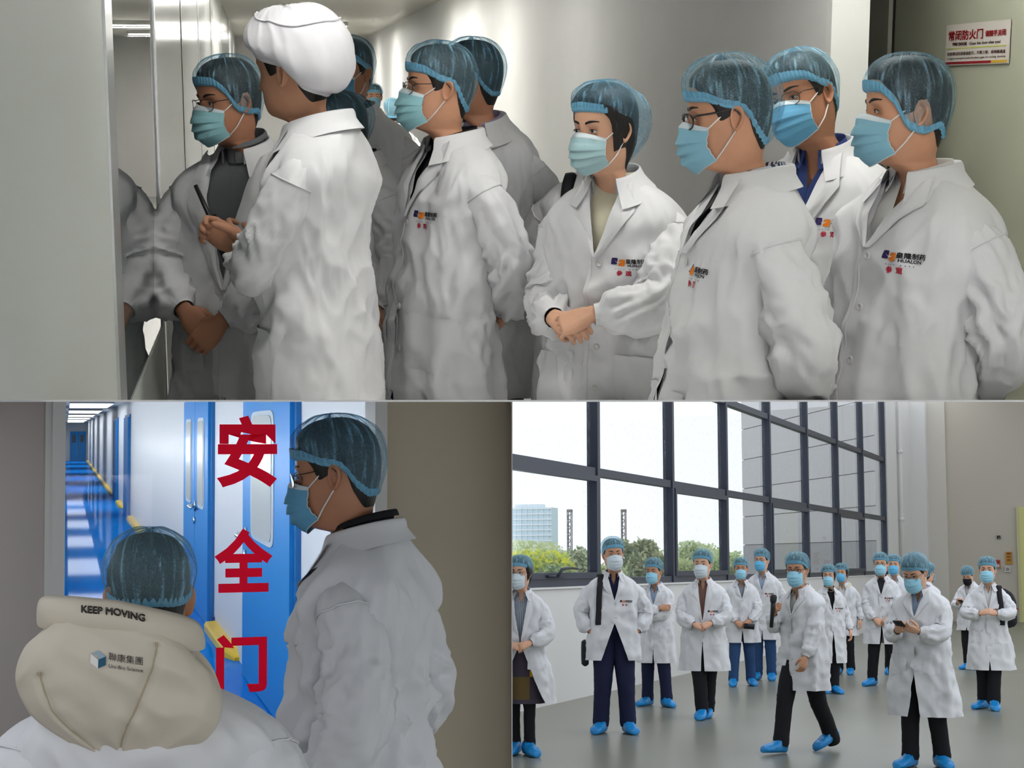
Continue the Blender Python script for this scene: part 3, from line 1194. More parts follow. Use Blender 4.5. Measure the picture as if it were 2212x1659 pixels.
        if q > 1 and mask != 'black':
            Ps = P[:max(3, nv // 9)].copy()
            Ps[..., 1] -= .0012
            MB().grid(hx(Ps)).build('nose_strip', m_mask('white'), mo)
        # white bound edge and ear loops
        edge = np.concatenate([P[0], P[1:, -1], P[-1, ::-1][1:], P[::-1, 0][1:]])
        MB().tube(hx(edge), .0013 * k, 5).build('binding', m_mask('white') if mask != 'black' else m_mask('black'), mo)
        for sd in (-1, 1):
            j = 0 if sd < 0 else -1
            t0, t1 = P[1, j], P[-2, j]
            xo = .0775 * sd * slim
            lp = MB()
            ea = np.array([xo * 1.0, .001, .026])
            eb = np.array([xo * .985, .004, -.034])
            r_ = .0019 * k
            m0, m1 = (t0 + ea) / 2 + np.array([sd * .004, 0, 0]), (t1 + eb) / 2 + np.array([sd * .007, 0, 0])
            lp.tube(hx(smooth_path([t0, m0, ea, [xo + sd * .004, .014, .022]], 14)), r_, 6)
            lp.tube(hx(smooth_path([t1, m1, eb, [xo + sd * .002, .016, -.022]], 14)), r_, 6)
            lp.build('ear_loop', mat('white_elastic', rgb(236, 234, 232), .6), mo)
    # --- glasses
    if glasses:
        thick = .0022 if glasses == 'thick' else .0011
        gm = mat('black_frame', rgb(22, 20, 22), .25, spec=.6) if glasses != 'brown' else mat('brown_frame', rgb(78, 40, 34), .3)
        fr = MB()
        t = np.linspace(0, 2 * PI, 29 if q > 1 else 17)
        ring = []
        for sd in (-1, 1):
            x = sd * .0335 + .0255 * np.sign(np.cos(t)) * np.abs(np.cos(t)) ** .7
            zz = .0005 + .0185 * np.sign(np.sin(t)) * np.abs(np.sin(t)) ** .75
            y = -.1085 + .9 * (np.abs(x) - .012) ** 2 / .12
            rg = np.stack([x * slim, y, zz], axis=1)
            ring.append(rg)
            fr.tube(hx(rg), thick * k, 6, False)
            fr.tube(hx(smooth_path([[sd * .0595 * slim, -.091, .008], [sd * .068 * slim, -.088, .012], [sd * .0765 * slim, -.05, .014], [sd * .079 * slim, .004, .018], [sd * .078 * slim, .024, -.004]], 14)), thick * k * 1.15, 6)
        fr.tube(hx(smooth_path([[-.009, -.1085, .006], [0, -.1115, .009], [.009, -.1085, .006]], 6)), thick * k, 6)
        go = fr.build('glasses', gm, root)
        if q > 1 or True:
            lm = glass_material('spectacle_lens', (.96, .98, .98), .04, .02)
            for rg in ring:
                MB().add(hx(rg[:-1]), [tuple(range(len(rg) - 1))]).build('lens', lm, go, smooth=False)
    # --- shirt under the coat
    sm = stripes_material() if shirt == 'striped' else m_cloth(shirt)
    nzc, ntc = (110, 150) if q > 1 else (44, 56)
    inner = Coat(seed=seed % 97 + 31, g=C.g, belly=C.belly, hem=.90, fold=.35)
    def inner_grid(ztop, vz, vw):
        zt = ztop - (ztop - .92) * np.linspace(0, 1, 40 if q > 1 else 18)
        g = vw * np.clip((zt - vz) / (ztop - vz), 0, 1)
        t0 = inner.th_of_x(g + 1e-4, zt)[:, None]
        th = t0 + (2 * PI - 2 * t0) * np.linspace(0, 1, 60 if q > 1 else 28)[None, :]
        return inner.pt(th, np.broadcast_to(zt[:, None], th.shape), -.016)
    so = MB().grid(body_x(inner_grid(1.468, 1.34 if shirt_collar else 1.46, .045 if shirt_collar else .02))).build('shirt', sm, root)
    if shirt_collar:
        MB().grid(body_x(collar_grid(.056, .064, .034, .022, .36, 24 if q > 1 else 16, 1.444, .020, .3))).build('shirt_collar', sm, so)
    elif shirt_collar is None:
        MB().grid(body_x(collar_grid(.056, .063, .050, .002, .03, 24, 1.446, .0))).build('neck_band', sm, so)
    # --- coat
    cm = m_coat()
    co = MB().grid(body_x(C.shell(nzc, ntc))).build('coat', cm, root)
    for S, E_, Wp, sd in sl:
        G, path, d, T = sleeve_grid(S, E_, Wp, sd, seed % 89, q, min(C.fold, 1.5), rs * (1 + (C.g - 1) * .5))
        so_ = MB().grid(body_x(G), True).build('sleeve', cm, co)
        if q > 1:
            j = int(.225 * len(path))
            rg = G[j] + (G[j] - path[j]) * .03
            MB().tube(body_x(np.vstack([rg, rg[:1]])), .0022 * k, 6, False).build('shoulder_seam', cm, so_)
    MB().grid(body_x(collar_grid(.069, .080, .036 * collar_s, .054 * collar_s, .52, 40 if q > 1 else 20, 1.440, .016))).build('collar', cm, co)
    for sd in (-1, 1):
        n = 26 if q > 1 else 10
        zz = np.linspace(C.zv, 1.425, n)[:, None]
        tt = (zz - C.zv) / (1.425 - C.zv)
        w = np.where(tt < .68, .012 + .085 * tt, .012 + .085 * .68 - (tt - .68) * .13)
        u = np.linspace(0, 1, 7)[None, :]
        x = C.gap(zz) + w * u - .003
        ex = .0085 * np.sin(np.clip(u * 1.2 + .15, 0, 1) * PI) ** .6 + .0085
        P = C.front(sd * x, zz + 0 * x, ex)
        P[..., 2] += (tt > .68) * (tt - .68) * u * .06
        MB().grid(body_x(P)).build('lapel', cm, co)
    # buttons and front edge
    bm_ = mat('white_button', rgb(222, 222, 220), .35)
    if not no_coat_buttons:
        zb = C.zv - .02
        while zb > max(C.split - .02, C.hem + .12):
            c0 = C.front(np.array(.010), np.array(zb), .006)
            t = np.linspace(0, 2 * PI, 14 if q > 1 else 8, endpoint=False)
            Pb = np.stack([np.stack([c0[0] + r_ * np.cos(t), np.full_like(t, c0[1] - h_), c0[2] + r_ * np.sin(t)], axis=1) for r_, h_ in ((.0095, -.002), (.0095, .001), (.0065, .0018), (.0060, .0006), (.0005, .0005))])
            MB().grid(body_x(Pb), True).build('button', bm_, co)
            zb -= .125
    # stitched front edge
    zz = np.linspace(C.zv - .005, C.hem + .004, 60 if q > 1 else 24)
    MB().tube(body_x(C.front(np.maximum(C.gap(zz), .002) * 1.0 - .016 * (C.gap(zz) < .004), zz, .0048)), .0016 * k, 5).build('front_edge', cm, co)
    if pocket:
        for sd in (-1, 1):
            u = np.linspace(0, 1, 12)[None, :]
            v = np.linspace(0, 1, 12)[:, None]
            x = sd * (.065 + .125 * u) + 0 * v
            z_ = .93 - .165 * v - .012 * u
            P = C.front(x, z_ + 0 * x, .0045 * np.clip(np.minimum(np.minimum(u, 1 - u), 1 - v) * 14, .25, 1) + .003 * (v < .02))
            MB().grid(body_x(P)).build('pocket', cm, co)
    if logo:
        add_logo(C, co, body_x, logo)
    # --- trousers, shoes
    lg = {'l': (.10, -.01), 'r': (-.10, .02), 'lt': 8, 'rt': -8}
    lg.update(legs or {})
    tm = m_cloth(pants)
    tz = []
    hemz = lg.get('hem', .075)
    trou = MB()
    far_ = max(math.hypot(lg[a_][0] - sd_ * .08, lg[a_][1] + .025) for a_, sd_ in (('l', 1), ('r', -1)))
    hipz = .93 - .10 * max(0, far_ - .2)
    for kx, sd in (('l', 1), ('r', -1)):
        fx, fy = lg[kx]
        fz = lg.get(kx + 'z', 0.0)
        hip = np.array([sd * .080 * thin, .01, hipz])
        ank = np.array([fx, fy + .035, .085 + fz])
        dl_ = np.linalg.norm(ank - hip) * .5 * (1.002 + lg.get(kx + 'b', 0.0))
        kn, ank = two_bone(hip, ank, dl_, dl_, (0, -1, 0))
        path = smooth_path([hip, hip + (kn - hip) * .5, kn, kn + (ank - kn) * .55, ank + np.array([0, 0, -.025])], 56 if q > 1 else 30)
        d = np.linspace(0, 1, len(path))
        r = crv([0, .15, .35, .52, .75, .96, 1], np.array([.104, .102, .092, .078, .072, .067, .062]) * lg.get('fat', 1.0) * (.5 + .5 * thin), d)
        T, N, B = path_frames(path)
        m = 32 if q > 1 else 18
        a = np.linspace(0, 2 * PI, m, endpoint=False)[None, :]
        dirs = np.cos(a)[..., None] * N[:, None] + np.sin(a)[..., None] * B[:, None]
        dd = d[:, None]
        dp = ridge(dd * 9 + np.sin(a), np.cos(a) + seed, np.sin(a)) * (.003 + .005 * np.exp(-((dd - .53) / .08) ** 2) + .007 * np.exp(-((dd - .95) / .07) ** 2))
        trou.grid(body_x(path[:, None] + dirs * (r[:, None] + dp)[..., None]), True)
        tz.append((ank, kx))
    zz = np.array([1.02, .98, .93, .88, .84])[:, None]
    a = np.linspace(0, 2 * PI, 28, endpoint=False)[None, :]
    Wp_, Fp_ = np.array([.170, .176, .182, .185, .17])[:, None] * thin, np.array([.112, .114, .114, .108, .085])[:, None] * thin
    trou.grid(body_x(np.stack(np.broadcast_arrays(Wp_ * np.cos(a), Fp_ * np.sin(a) + .005, zz), axis=-1)), True, True, True)
    trou.build('trousers' if not skirt else 'leggings', tm, root)
    for ank, kx in tz:
        sh = shoe_mb(q=q, seed=seed % 13 + (5 if kx == 'l' else 0))
        tw = math.radians(lg[kx + 't'])
        tip = math.radians(lg.get(kx + 'p', 0))
        R = rotz(tw) @ rotx(tip)
        V = sh.verts() * np.array([1.12, 1.12, 1.05]) @ R.T
        V[:, 2] -= V[:, 2].min()
        V = V + np.array([ank[0], ank[1] - .035, ank[2] - .085])
        sh.v = [V * k]
        sh.build('shoe_cover', mat('blue_shoe_cover', rgb(20, 140, 212), .38, bump=[(40, .35, (1, 1, 1), 3)], spec=.5), root)
    ctx = dict(root=root, k=k, C=C, body_x=body_x, hx=hx, coat=co, sl=sl, seed=seed, q=q)
    if skirt:
        skirt(ctx)
    if hood:
        hood(ctx)
    M = Matrix.Translation(loc.tolist()) @ Matrix.Rotation(rz, 4, 'Z')
    ctx['M'] = M
    if extras:
        extras(ctx)
    settle(root, room, M)
    return ctx


def collar_grid(W, FB, stand, fall, gap, n, zb, drop, th=1.0):
    """folded collar around the neck: stands, turns over and lies on the shoulders; open in front"""
    ph = np.linspace(gap, 2 * PI - gap, n)
    fr = (np.cos(ph) + 1) / 2                # 1 at the front
    zbase = zb + .016 - .046 * fr ** 1.3
    cx, cy = np.sin(ph), -np.cos(ph)
    yc = .012
    rows = []
    fw = fall * (1 + .55 * fr ** 2)
    for r_, z_ in ((0, -.012), (0, .0), (.001, stand * .55), (.003, stand * .9), (.006, stand), (.010, stand * .93), (.014, stand * .7)):
        r_ = r_ * th
        rows.append(np.stack([(W + r_) * cx, (FB + r_) * cy + yc - .012 * fr, zbase + z_], axis=1))
    if fall > .004:
        for t in (.3, .6, 1.0):
            out = .014 * th + fw * .80 * t ** 1.15
            rows.append(np.stack([(W + out) * cx, (FB + out * .62) * cy + yc - .012 * fr, zbase + stand * .7 - fw * (.74 * t ** .9) - drop * t * fr], axis=1))
    return np.stack(rows)


def bolden(v, f, d):
    """heavier strokes: the glyphs repeated a hair apart"""
    n = len(v)
    sh = [(-d, -d), (d, -d), (-d, d), (d, d)]
    return np.vstack([v + np.array(q_) for q_ in sh]), [tuple(i + n * j for i in q_) for j in range(4) for q_ in f]


def add_logo(C, parent, body_x, kind):
    """printed badge on the left breast: two rounded tiles, company name, visitor mark"""
    x0, z0, sc = (.088, 1.165, 1.0)
    if isinstance(kind, tuple):
        x0, z0 = kind[0], kind[1]

    def put(name, v, f, col, sx, sz, lift=.0028):
        P = C.front(x0 + sx + v[:, 0], z0 + sz + v[:, 1], lift)
        return MB().add(body_x(P), f).build(name, mat('print_' + name, col, .7, spec=.2), parent, smooth=False)

    def tile(w, h, shear):
        n = 7
        t = np.linspace(0, 2 * PI, 36, endpoint=False)
        x = w / 2 * np.sign(np.cos(t)) * np.abs(np.cos(t)) ** .35
        y = h / 2 * np.sign(np.sin(t)) * np.abs(np.sin(t)) ** .35
        ring = np.stack([x + y * shear, y], axis=1)
        V = np.vstack([ring * s_ for s_ in (1, .66, .33)] + [[[0, 0]]])
        f = []
        for a_ in range(2):
            for j in range(36):
                f.append((a_ * 36 + j, a_ * 36 + (j + 1) % 36, (a_ + 1) * 36 + (j + 1) % 36, (a_ + 1) * 36 + j))
        f += [(72 + j, 72 + (j + 1) % 36, 108) for j in range(36)]
        return V, f
    v, f = tile(.019, .020, .12)
    put('purple_tile', v, f, rgb(52, 40, 92), -.036, .004)
    put('orange_tile', v, f, rgb(236, 132, 40), -.013, 0)
    sw = np.array([[-.012, .005], [-.004, -.0005], [.004, -.001], [.012, .002], [.004, -.003], [-.003, -.003]])
    put('white_swoosh', sw, [(0, 1, 5), (1, 2, 4, 5), (2, 3, 4)], rgb(240, 240, 240), -.024, .002, .0036)
    v, f = bolden(*text_cached('皇隆制药', .0145, .0), .0004)
    put('company_name', v, f, rgb(30, 32, 34), .027, .000)
    v, f = text_cached('HUALON', .0108, .0003)
    put('company_name_latin', v, f, rgb(30, 32, 34), .026, -.0105)
    v, f = text_cached('· · · ·   · · · ·', .0150, .0004)
    put('tagline', v, f, rgb(90, 98, 130), .002, -.0235)
    v, f = bolden(*text_cached('参  观', .0165, .0), .0005)
    put('visitor_mark', v, f, rgb(196, 44, 66), -.006, -.037)

# ------------------------------------------------------------------ the building
def quadbox(x0, x1, y0, y1, z0, z1):
    mb = MB()
    mb.box(((x0 + x1) / 2, (y0 + y1) / 2, (z0 + z1) / 2), (abs(x1 - x0), abs(y1 - y0), abs(z1 - z0)))
    return mb


def struct(name, room, mb, material, smooth=False, parent=None, label=None):
    o = mb.build(name, material, parent, smooth)
    if parent is None:
        tag(o, label, None, None, 'structure')
        settle(o, room, Matrix.Identity(4))
    return o


def place(o, room):
    settle(o, room, Matrix.Identity(4))
    return o


# --- boards added to part the three views and keep their light apart
def sheet(name, pa, pb, nrm, d0, d1, label):
    """thin board through two lines of sight, d0..d1 metres out, 2 * GAP thick"""
    a, b = ray(*pa), ray(*pb)
    c = np.array([a * d0, b * d0, b * d1, a * d1])
    v = np.vstack([c + nrm * GAP, c - nrm * GAP]) @ W_FROM_CAM.T + CAMW
    f = [(0, 1, 2, 3), (7, 6, 5, 4), (0, 4, 5, 1), (1, 5, 6, 2), (2, 6, 7, 3), (3, 7, 4, 0)]
    o = MB().add(v, f).build(name, mat('white_board', rgb(240, 240, 240), .6), smooth=False)
    tag(o, label, None, None, 'structure')


sheet('divider_board', (-260, SEAM_Y), (2470, SEAM_Y), _n_seam, 2.5, 11, 'thin white board added to part the upper corridor from the lower rooms')
sheet('divider_board_rear', (-260, SEAM_Y), (CX, SEAM_Y), _n_seam, 11, 44, 'thin white board added over the passage against sky light')  # added to keep sky light out of the passage
sheet('divider_board_upright', (CX, SEAM_Y), (CX, 1800), _n_div, 4.7, 17, 'thin white board added to part the passage from the window hall')

# ================================================================== upper corridor (T)
TA, TW, TC, TD = .33, 1.72, 2.48, 2.22     # left wall, right wall, ceiling, recessed door wall
TEND = 27.0
TE = 4.98
m_wall = mat('painted_wall', rgb(205, 203, 198), .7, bump=[(60, .05, (1, 1, 1), 3)], vary=.02)
m_wall2 = mat('white_corridor_wall', rgb(222, 221, 218), .55, vary=.02)
m_panel = mat('matte_clean_room_panel', rgb(188, 192, 188), .55, spec=.3)
m_gloss = mat('glossy_clean_room_panel', rgb(206, 208, 206), .17, spec=.5)
m_alu = mat('aluminium', rgb(208, 210, 210), .28, metal=.85)
m_ceil = mat('corridor_ceiling', rgb(206, 204, 192), .35, spec=.4)
m_tfloor = mat('grey_epoxy_floor', rgb(148, 148, 142), .22, vary=.06, vscale=1.2, spec=.5)
m_yellow = mat('yellow_paint', rgb(240, 182, 30), .4)

struct('floor', 'T', quadbox(-.4, 2.4, 1, TEND + .2, -.1, 0), m_tfloor, label='grey epoxy floor of the upper corridor')
struct('ceiling', 'T', quadbox(-.6, 2.8, -2, TEND + .2, TC, TC + .1), m_ceil, label='pale corridor ceiling')
struct('wall_back', 'T', quadbox(-.6, 2.8, -2.2, -2, 0, TC), m_wall, label='corridor wall behind the viewer')
struct('wall_end', 'T', quadbox(-.6, 2.6, TEND, TEND + .2, 0, TC), m_wall2, label='far end wall of the corridor')
struct('wall_right', 'T', quadbox(TW, TW + .11, TE, TEND, 0, TC), m_wall2, label='plain white right wall of the corridor')
struct('wall_recess', 'T', quadbox(TW + .02, TD, 6.3, 6.4, 0, TC), m_panel, label='wall closing the fire door recess')
_wd = quadbox(TD, TD + .1, -2, 6.4, 0, TC)
struct('wall_door_side', 'T', _wd, mat('green_grey_wall', rgb(186, 188, 172), .6, vary=.03), label='greenish wall holding the fire door')
# left wall: matte panel near, glossy panels with a viewing window further on
yl = lambda px: float(on_plane('T', px, 300, 0, -TA)[1])
struct('wall_left', 'T', quadbox(-TA - .1, -TA, -2, yl(232), 0, TC), m_panel, label='matte grey wall panel at the left')
struct('trim_1', 'T', quadbox(-TA - .1, -TA + .006, yl(232), yl(247), 0, TC), m_alu, label='bright aluminium corner strip beside the matte panel')
W0, W1, WZ = yl(252), yl(338), .86
struct('wall_left_panel', 'T', quadbox(-TA - .1, -TA, yl(247), W1 + .02, 0, WZ), mat('satin_clean_room_panel', rgb(170, 174, 170), .5, spec=.06), label='glossy panel under the viewing window')
struct('wall_left_far', 'T', quadbox(-TA - .1, -TA, W1 + .02, TEND, WZ, TC), m_gloss, label='glossy white wall panels further along the corridor')
struct('wall_left_far_low', 'T', quadbox(-TA - .1, -TA, W1 + .02, TEND, 0, WZ), mat('satin_clean_room_panel', rgb(170, 174, 170), .5, spec=.06), label='satin lower wall panels further along the corridor')
for k, y_ in enumerate((W1 + .05, 7.6, 9.8, 12.5, 16, 20)):
    struct('trim_%d' % (k + 2), 'T', quadbox(-TA - .05, -TA + .003, y_, y_ + .06, 0, TC), m_alu if k % 2 == 0 else mat('panel_joint', rgb(120, 120, 118), .3), label='narrow joint strip in the glossy wall')
wn = tag(empty('window_1'), 'dark reflecting viewing window in the left wall', None, None, 'structure')
quadbox(-TA - .08, -TA - .004, W0, W1, WZ, TC).build('pane', mat('dark_window_glass', rgb(70, 78, 78), .015, spec=1.0), wn, False)
quadbox(-TA - .08, -TA, yl(247), W0, WZ, TC).build('window_frame', m_alu, wn, False)
settle(wn, 'T', Matrix.Identity(4))
# yellow band at the foot of the right wall
struct('baseboard_right', 'T', quadbox(TW - .10, TW, TE, TEND, 0, .06), m_yellow, label='yellow painted kerb along the right wall')
# column and door frame at the recess
m_white = mat('white_paint', rgb(226, 226, 222), .5)
struct('trim_10', 'T', quadbox(TW - .004, TW + .115, TE - .04, TE + .01, 0, TC), m_white, label='white end face of the corridor wall')
fr = tag(empty('door_frame'), None, None, None, 'structure')
fy0 = float(on_plane('T', 1946, 120, 0, TD)[1])
quadbox(TD - .05, TD + .02, fy0, fy0 + .30, 0, TC).build('jamb', mat('pale_green_frame', rgb(176, 176, 162), .5), fr, False)
tag(fr, 'pale door frame jamb beside the fire door')
settle(fr, 'T', Matrix.Identity(4))
dr = tag(empty('door_1'), 'grey green fire door in the recess', None, None, 'structure')
quadbox(TD - .03, TD + .01, 2.9, fy0 - .012, 0, TC - .02).build('leaf', mat('fire_door_paint', rgb(180, 182, 162), .5, vary=.03), dr, False)
quadbox(TD - .035, TD + .01, fy0 - .012, fy0, 0, TC - .02).build('door_gap', mat('dark_gap', rgb(40, 38, 34), .9), dr, False)
settle(dr, 'T', Matrix.Identity(4))

# fire door sign
def sign_on_door():
    root = tag(empty('door_sign'), 'white fire door notice with red Chinese lettering on the green door', 'sign')
    X = TD - .034
    c = {k_: on_plane('T', *p_, 0, X) for k_, p_ in dict(tl=(2051, 55), tr=(2190, 40), bl=(2039, 142), br=(2174, 137)).items()}
    y0, y1 = (c['tl'][1] + c['bl'][1]) / 2, (c['tr'][1] + c['br'][1]) / 2
    z1, z0 = (c['tl'][2] + c['tr'][2]) / 2, (c['bl'][2] + c['br'][2]) / 2
    w, h = y0 - y1, z1 - z0
    quadbox(X - .003, X, y1, y0, z0, z1).build('board', mat('sign_white', rgb(214, 208, 200), .4), root, False)

    def txt(body, size, bold, u, v, col, name, wid=None):
        vv, ff = text_mesh(body, size, 0.0)
        if bold:
            vv, ff = bolden(vv, ff, bold)
        if wid:
            vv = vv * np.array([wid / (vv[:, 0].max() - vv[:, 0].min()), 1])
        P = np.stack([np.full(len(vv), X - .0045), y0 - u * w - vv[:, 0], z1 - v * h + vv[:, 1]], axis=1)
        MB().add(P, ff).build(name, mat('ink_' + name, col, .6), root, smooth=False)
    red, dk = rgb(176, 28, 34), rgb(92, 50, 44)
    txt('常闭防火门', h * .25, .0009, .33, .37, red, 'headline', w * .56)
    txt('请随手关闭', h * .15, .0006, .80, .34, red, 'side_line', w * .31)
    txt('FIRE DOOR', h * .10, .0006, .24, .52, dk, 'line_english', w * .24)
    txt('Close the door after you!', h * .09, .0002, .64, .52, dk, 'line_english_small', w * .48)
    txt('应急情况时请直接推开，不要上锁，或堵塞通道', h * .085, .0002, .5, .75, dk, 'line_rule', w * .92)
    txt('In case of emergency push the door open. No locking, blocking', h * .06, .0001, .5, .85, dk, 'line_rule_english', w * .92)
    quadbox(X - .0042, X - .003, y1 + .04 * w, y0 - .02 * w, z1 - .60 * h, z1 - .575 * h).build('yellow_rule', mat('ink_yellow', rgb(206, 206, 96), .6), root, False)
    quadbox(X - .0042, X - .003, y1 + .25 * w, y0 - .01 * w, z1 - .975 * h, z1 - .915 * h).build('red_bar', mat('ink_red_bar', rgb(150, 30, 40), .6), root, False)
    quadbox(X - .0042, X - .003, y1 + .02 * w, y0 - .75 * w, z1 - .975 * h, z1 - .915 * h).build('yellow_bar', mat('ink_yellow_bar', rgb(204, 168, 50), .6), root, False)
    settle(root, 'T', Matrix.Identity(4))


sign_on_door()


def ceiling_lamp(room, x, y, z, lx, ly, power, label, glow=14.0, color=(1, .98, .93), group='strip lamps on the corridor ceiling', emit_only=False):
    root = tag(empty('ceiling_lamp'), label, 'lamp', group)
    quadbox(x - lx / 2 - .02, x + lx / 2 + .02, y - ly / 2 - .02, y + ly / 2 + .02, z - .05, z - .001).build('housing', m_white, root, False)
    quadbox(x - lx / 2, x + lx / 2, y - ly / 2, y + ly / 2, z - .06, z - .05).build('diffuser', mat('lamp_glow_%d' % int(glow * 10), (1, 1, 1), .5, emit=(color, glow)), root, False)
    settle(root, room, Matrix.Identity(4))
    if power:
        area_light(room, 'ceiling_lamp_light', (x, y, z - .08), (lx, ly), power, color)


ORD = ['first', 'second', 'third', 'fourth', 'fifth', 'sixth', 'seventh', 'eighth', 'ninth', 'tenth']
for i_, (y_, x_, pw) in enumerate(TLAMPS):
    ceiling_lamp('T', x_, y_, TC, 1.0, .16, pw, '%s unseen strip lamp added to light the upper corridor, counted from the viewer' % ORD[i_] if y_ < 20 or y_ > 23 else 'bright strip lamp on the far corridor ceiling right of the white cap')

# ================================================================== window hall (R)
RX = -6.4
RY = float(on_plane('R', 1974, 1100, 0, RX)[1])
SILL, TR1, TR2 = 1.27, 2.67, 4.14
m_hall = mat('hall_wall', rgb(232, 231, 228), .65, bump=[(40, .05, (1, 1, 1), 3)])
m_hall2 = mat('hall_back_wall', rgb(206, 199, 184), .7)
m_frame = mat('dark_window_frame', rgb(52, 58, 72), .4, spec=.4)
m_rfloor = mat('hall_floor', rgb(128, 128, 114), .30, vary=.07, vscale=.5, spec=.45, bump=[(3, .02, (1, 1, 1), 2)])
struct('floor_hall', 'R', quadbox(-7.0, 5, 1.0, RY + .4, -.1, 0), m_rfloor, label='grey green epoxy floor of the window hall')
mull = [0.0] + [float(on_plane('R', p_, 1105, 0, RX - .11)[1]) for p_ in (1281, 1444, 1562, 1657, 1739, 1805, 1860, 1908)]
mull[0] = 2 * mull[1] - mull[2] + .2
ywin1 = mull[-1] + .05
pw_ = MB()
pw_.box((RX - .15, (ywin1 + 2) / 2, SILL / 2), (.30, ywin1 - 2, SILL))
struct('wall_window_side', 'R', pw_, m_hall, label='white parapet wall under the long window')
struct('wall_window_end', 'R', quadbox(RX - .3, RX, ywin1, RY + .4, 0, 9), m_hall, label='white wall beyond the end of the window')
struct('wall_hall_back', 'R', quadbox(RX, 5, RY, RY + .4, 0, 9), m_hall2, label='beige back wall of the hall')
struct('trim_20', 'R', quadbox(RX, RX + .42, RY - .5, RY, 0, 9), m_hall, label='white corner pier at the back wall')
struct('wall_hall_back_2', 'R', quadbox(RX + .42, RX + .9, RY - .1, RY, 0, 9), mat('hall_pier', rgb(222, 217, 206), .7), label='narrow step in the back wall')
struct('wall_parapet_right', 'R', quadbox(4.7, 5, 1, RY, 0, .9), m_hall, label='parapet on the open right side of the hall')
struct('sill', 'R', quadbox(RX - .3, RX + .03, 2, ywin1, SILL, SILL + .02), m_hall, label='white window sill')
for k, yy in enumerate(mull):
    if k == 0:
        continue
    w = tag(empty('window_%d' % (k + 2)), 'dark framed bay of the long window' if k else 'first dark framed bay of the long window', None, None, 'structure')
    ya, yb = (mull[k - 1] if k else yy - 2.6), yy
    fx0, fx1 = RX - .17, RX - .05
    quadbox(fx0, fx1 + .02, yb - .05, yb + .05, SILL, 9).build('mullion', m_frame, w, False)
    quadbox(fx0, fx1, ya + .05, yb - .05, SILL + .02, SILL + .11).build('bottom_rail', m_frame, w, False)
    quadbox(fx0, fx1, ya + .05, yb - .05, TR1 - .05, TR1 + .05).build('transom', m_frame, w, False)
    if 4 + .5 < 1.55 + .0978 * yb + 1.2:
        quadbox(fx0, fx1, ya + .05, yb - .05, TR2 - .05, TR2 + .05).build('transom', m_frame, w, False)
    gm = glass_material('rainy_window_glass', (.97, .98, .99), .01, .02, .03, True)
    xg = RX - .12
    for z0, z1 in ((SILL + .11, TR1 - .05), (TR1 + .05, TR2 - .05), (TR2 + .05, 9)):
        MB().add([[xg, ya + .05, z0], [xg, yb - .05, z0], [xg, yb - .05, z1], [xg, ya + .05, z1]], [(0, 1, 2, 3)]).build('pane', gm, w, False)
    # opening sashes in every second bay, low row
    if k in (1, 3, 5, 7):
        for a0, a1, b0, b1 in ((ya + .05, ya + .13, SILL + .11, TR1 - .05), (yb - .13, yb - .05, SILL + .11, TR1 - .05), (ya + .13, yb - .13, SILL + .11, SILL + .18), (ya + .13, yb - .13, TR1 - .12, TR1 - .05)):
            quadbox(fx1 - .06, fx1 + .035, a0, a1, b0, b1).build('sash', m_frame, w, False)
        if k == 1:
            hb = MB()
            hy = float(on_plane('R', 1200, 1255, 0, RX)[1])
            hb.box((RX + .0, hy, SILL + .14), (.04, .50, .03))
            hb.tube([[RX + .03, hy, SILL + .14], [RX + .06, hy + .05, SILL + .22], [RX + .07, hy + .3, SILL + .235], [RX + .07, hy + .55, SILL + .225]], .016, 8)
            hb.build('window_handle', m_frame, w, True)
    settle(w, 'R', Matrix.Identity(4))

_rc = quadbox(-4.6, 5, 31, RY + .4, 6.6, 6.8).build('ceiling_hall_shade', m_hall, smooth=False)  # partial ceiling added out of view to shade the back wall
tag(_rc, 'unseen piece of white hall ceiling added to shade the far end', None, None, 'structure')
_rc.matrix_world = RM['R']

# pipe on the wall
pp = tag(empty('drain_pipe'), 'white vertical drain pipe on the wall beyond the window', 'pipe')
py_ = float(on_plane('R', 1938, 1000, 0, RX)[1])
MB().tube([[RX + .08, py_, 0], [RX + .08, py_, 4], [RX + .08, py_, 9]], .055, 14).build('pipe', m_hall, pp)
for z_ in (2.65, 4.4):
    MB().tube([[RX + .08, py_, z_], [RX + .08, py_, z_ + .10]], .068, 14).build('clamp', m_hall, pp)
settle(pp, 'R', Matrix.Identity(4))


def wall_plate(name, px0, px1, py0, py1, label, cat, col, depth=.04, detail=None):
    a, b = on_plane('R', px0, py1, 1, RY), on_plane('R', px1, py0, 1, RY)
    root = tag(empty(name), label, cat)
    quadbox(a[0], b[0], RY - depth, RY - .001, a[2], b[2]).build('plate', mat('plate_' + name, col, .5), root, False)
    if detail:
        detail(root, a, b, RY - depth)
    settle(root, 'R', Matrix.Identity(4))


def plate_lines(cols):
    def fn(root, a, b, y):
        n = len(cols)
        for i, (u0, u1, v0, v1, c, nm) in enumerate(cols):
            w, h = b[0] - a[0], b[2] - a[2]
            quadbox(a[0] + u0 * w, a[0] + u1 * w, y - .01, y, a[2] + v0 * h, a[2] + v1 * h).build(nm, mat('mark_' + nm, c, .6), root, False)
    return fn


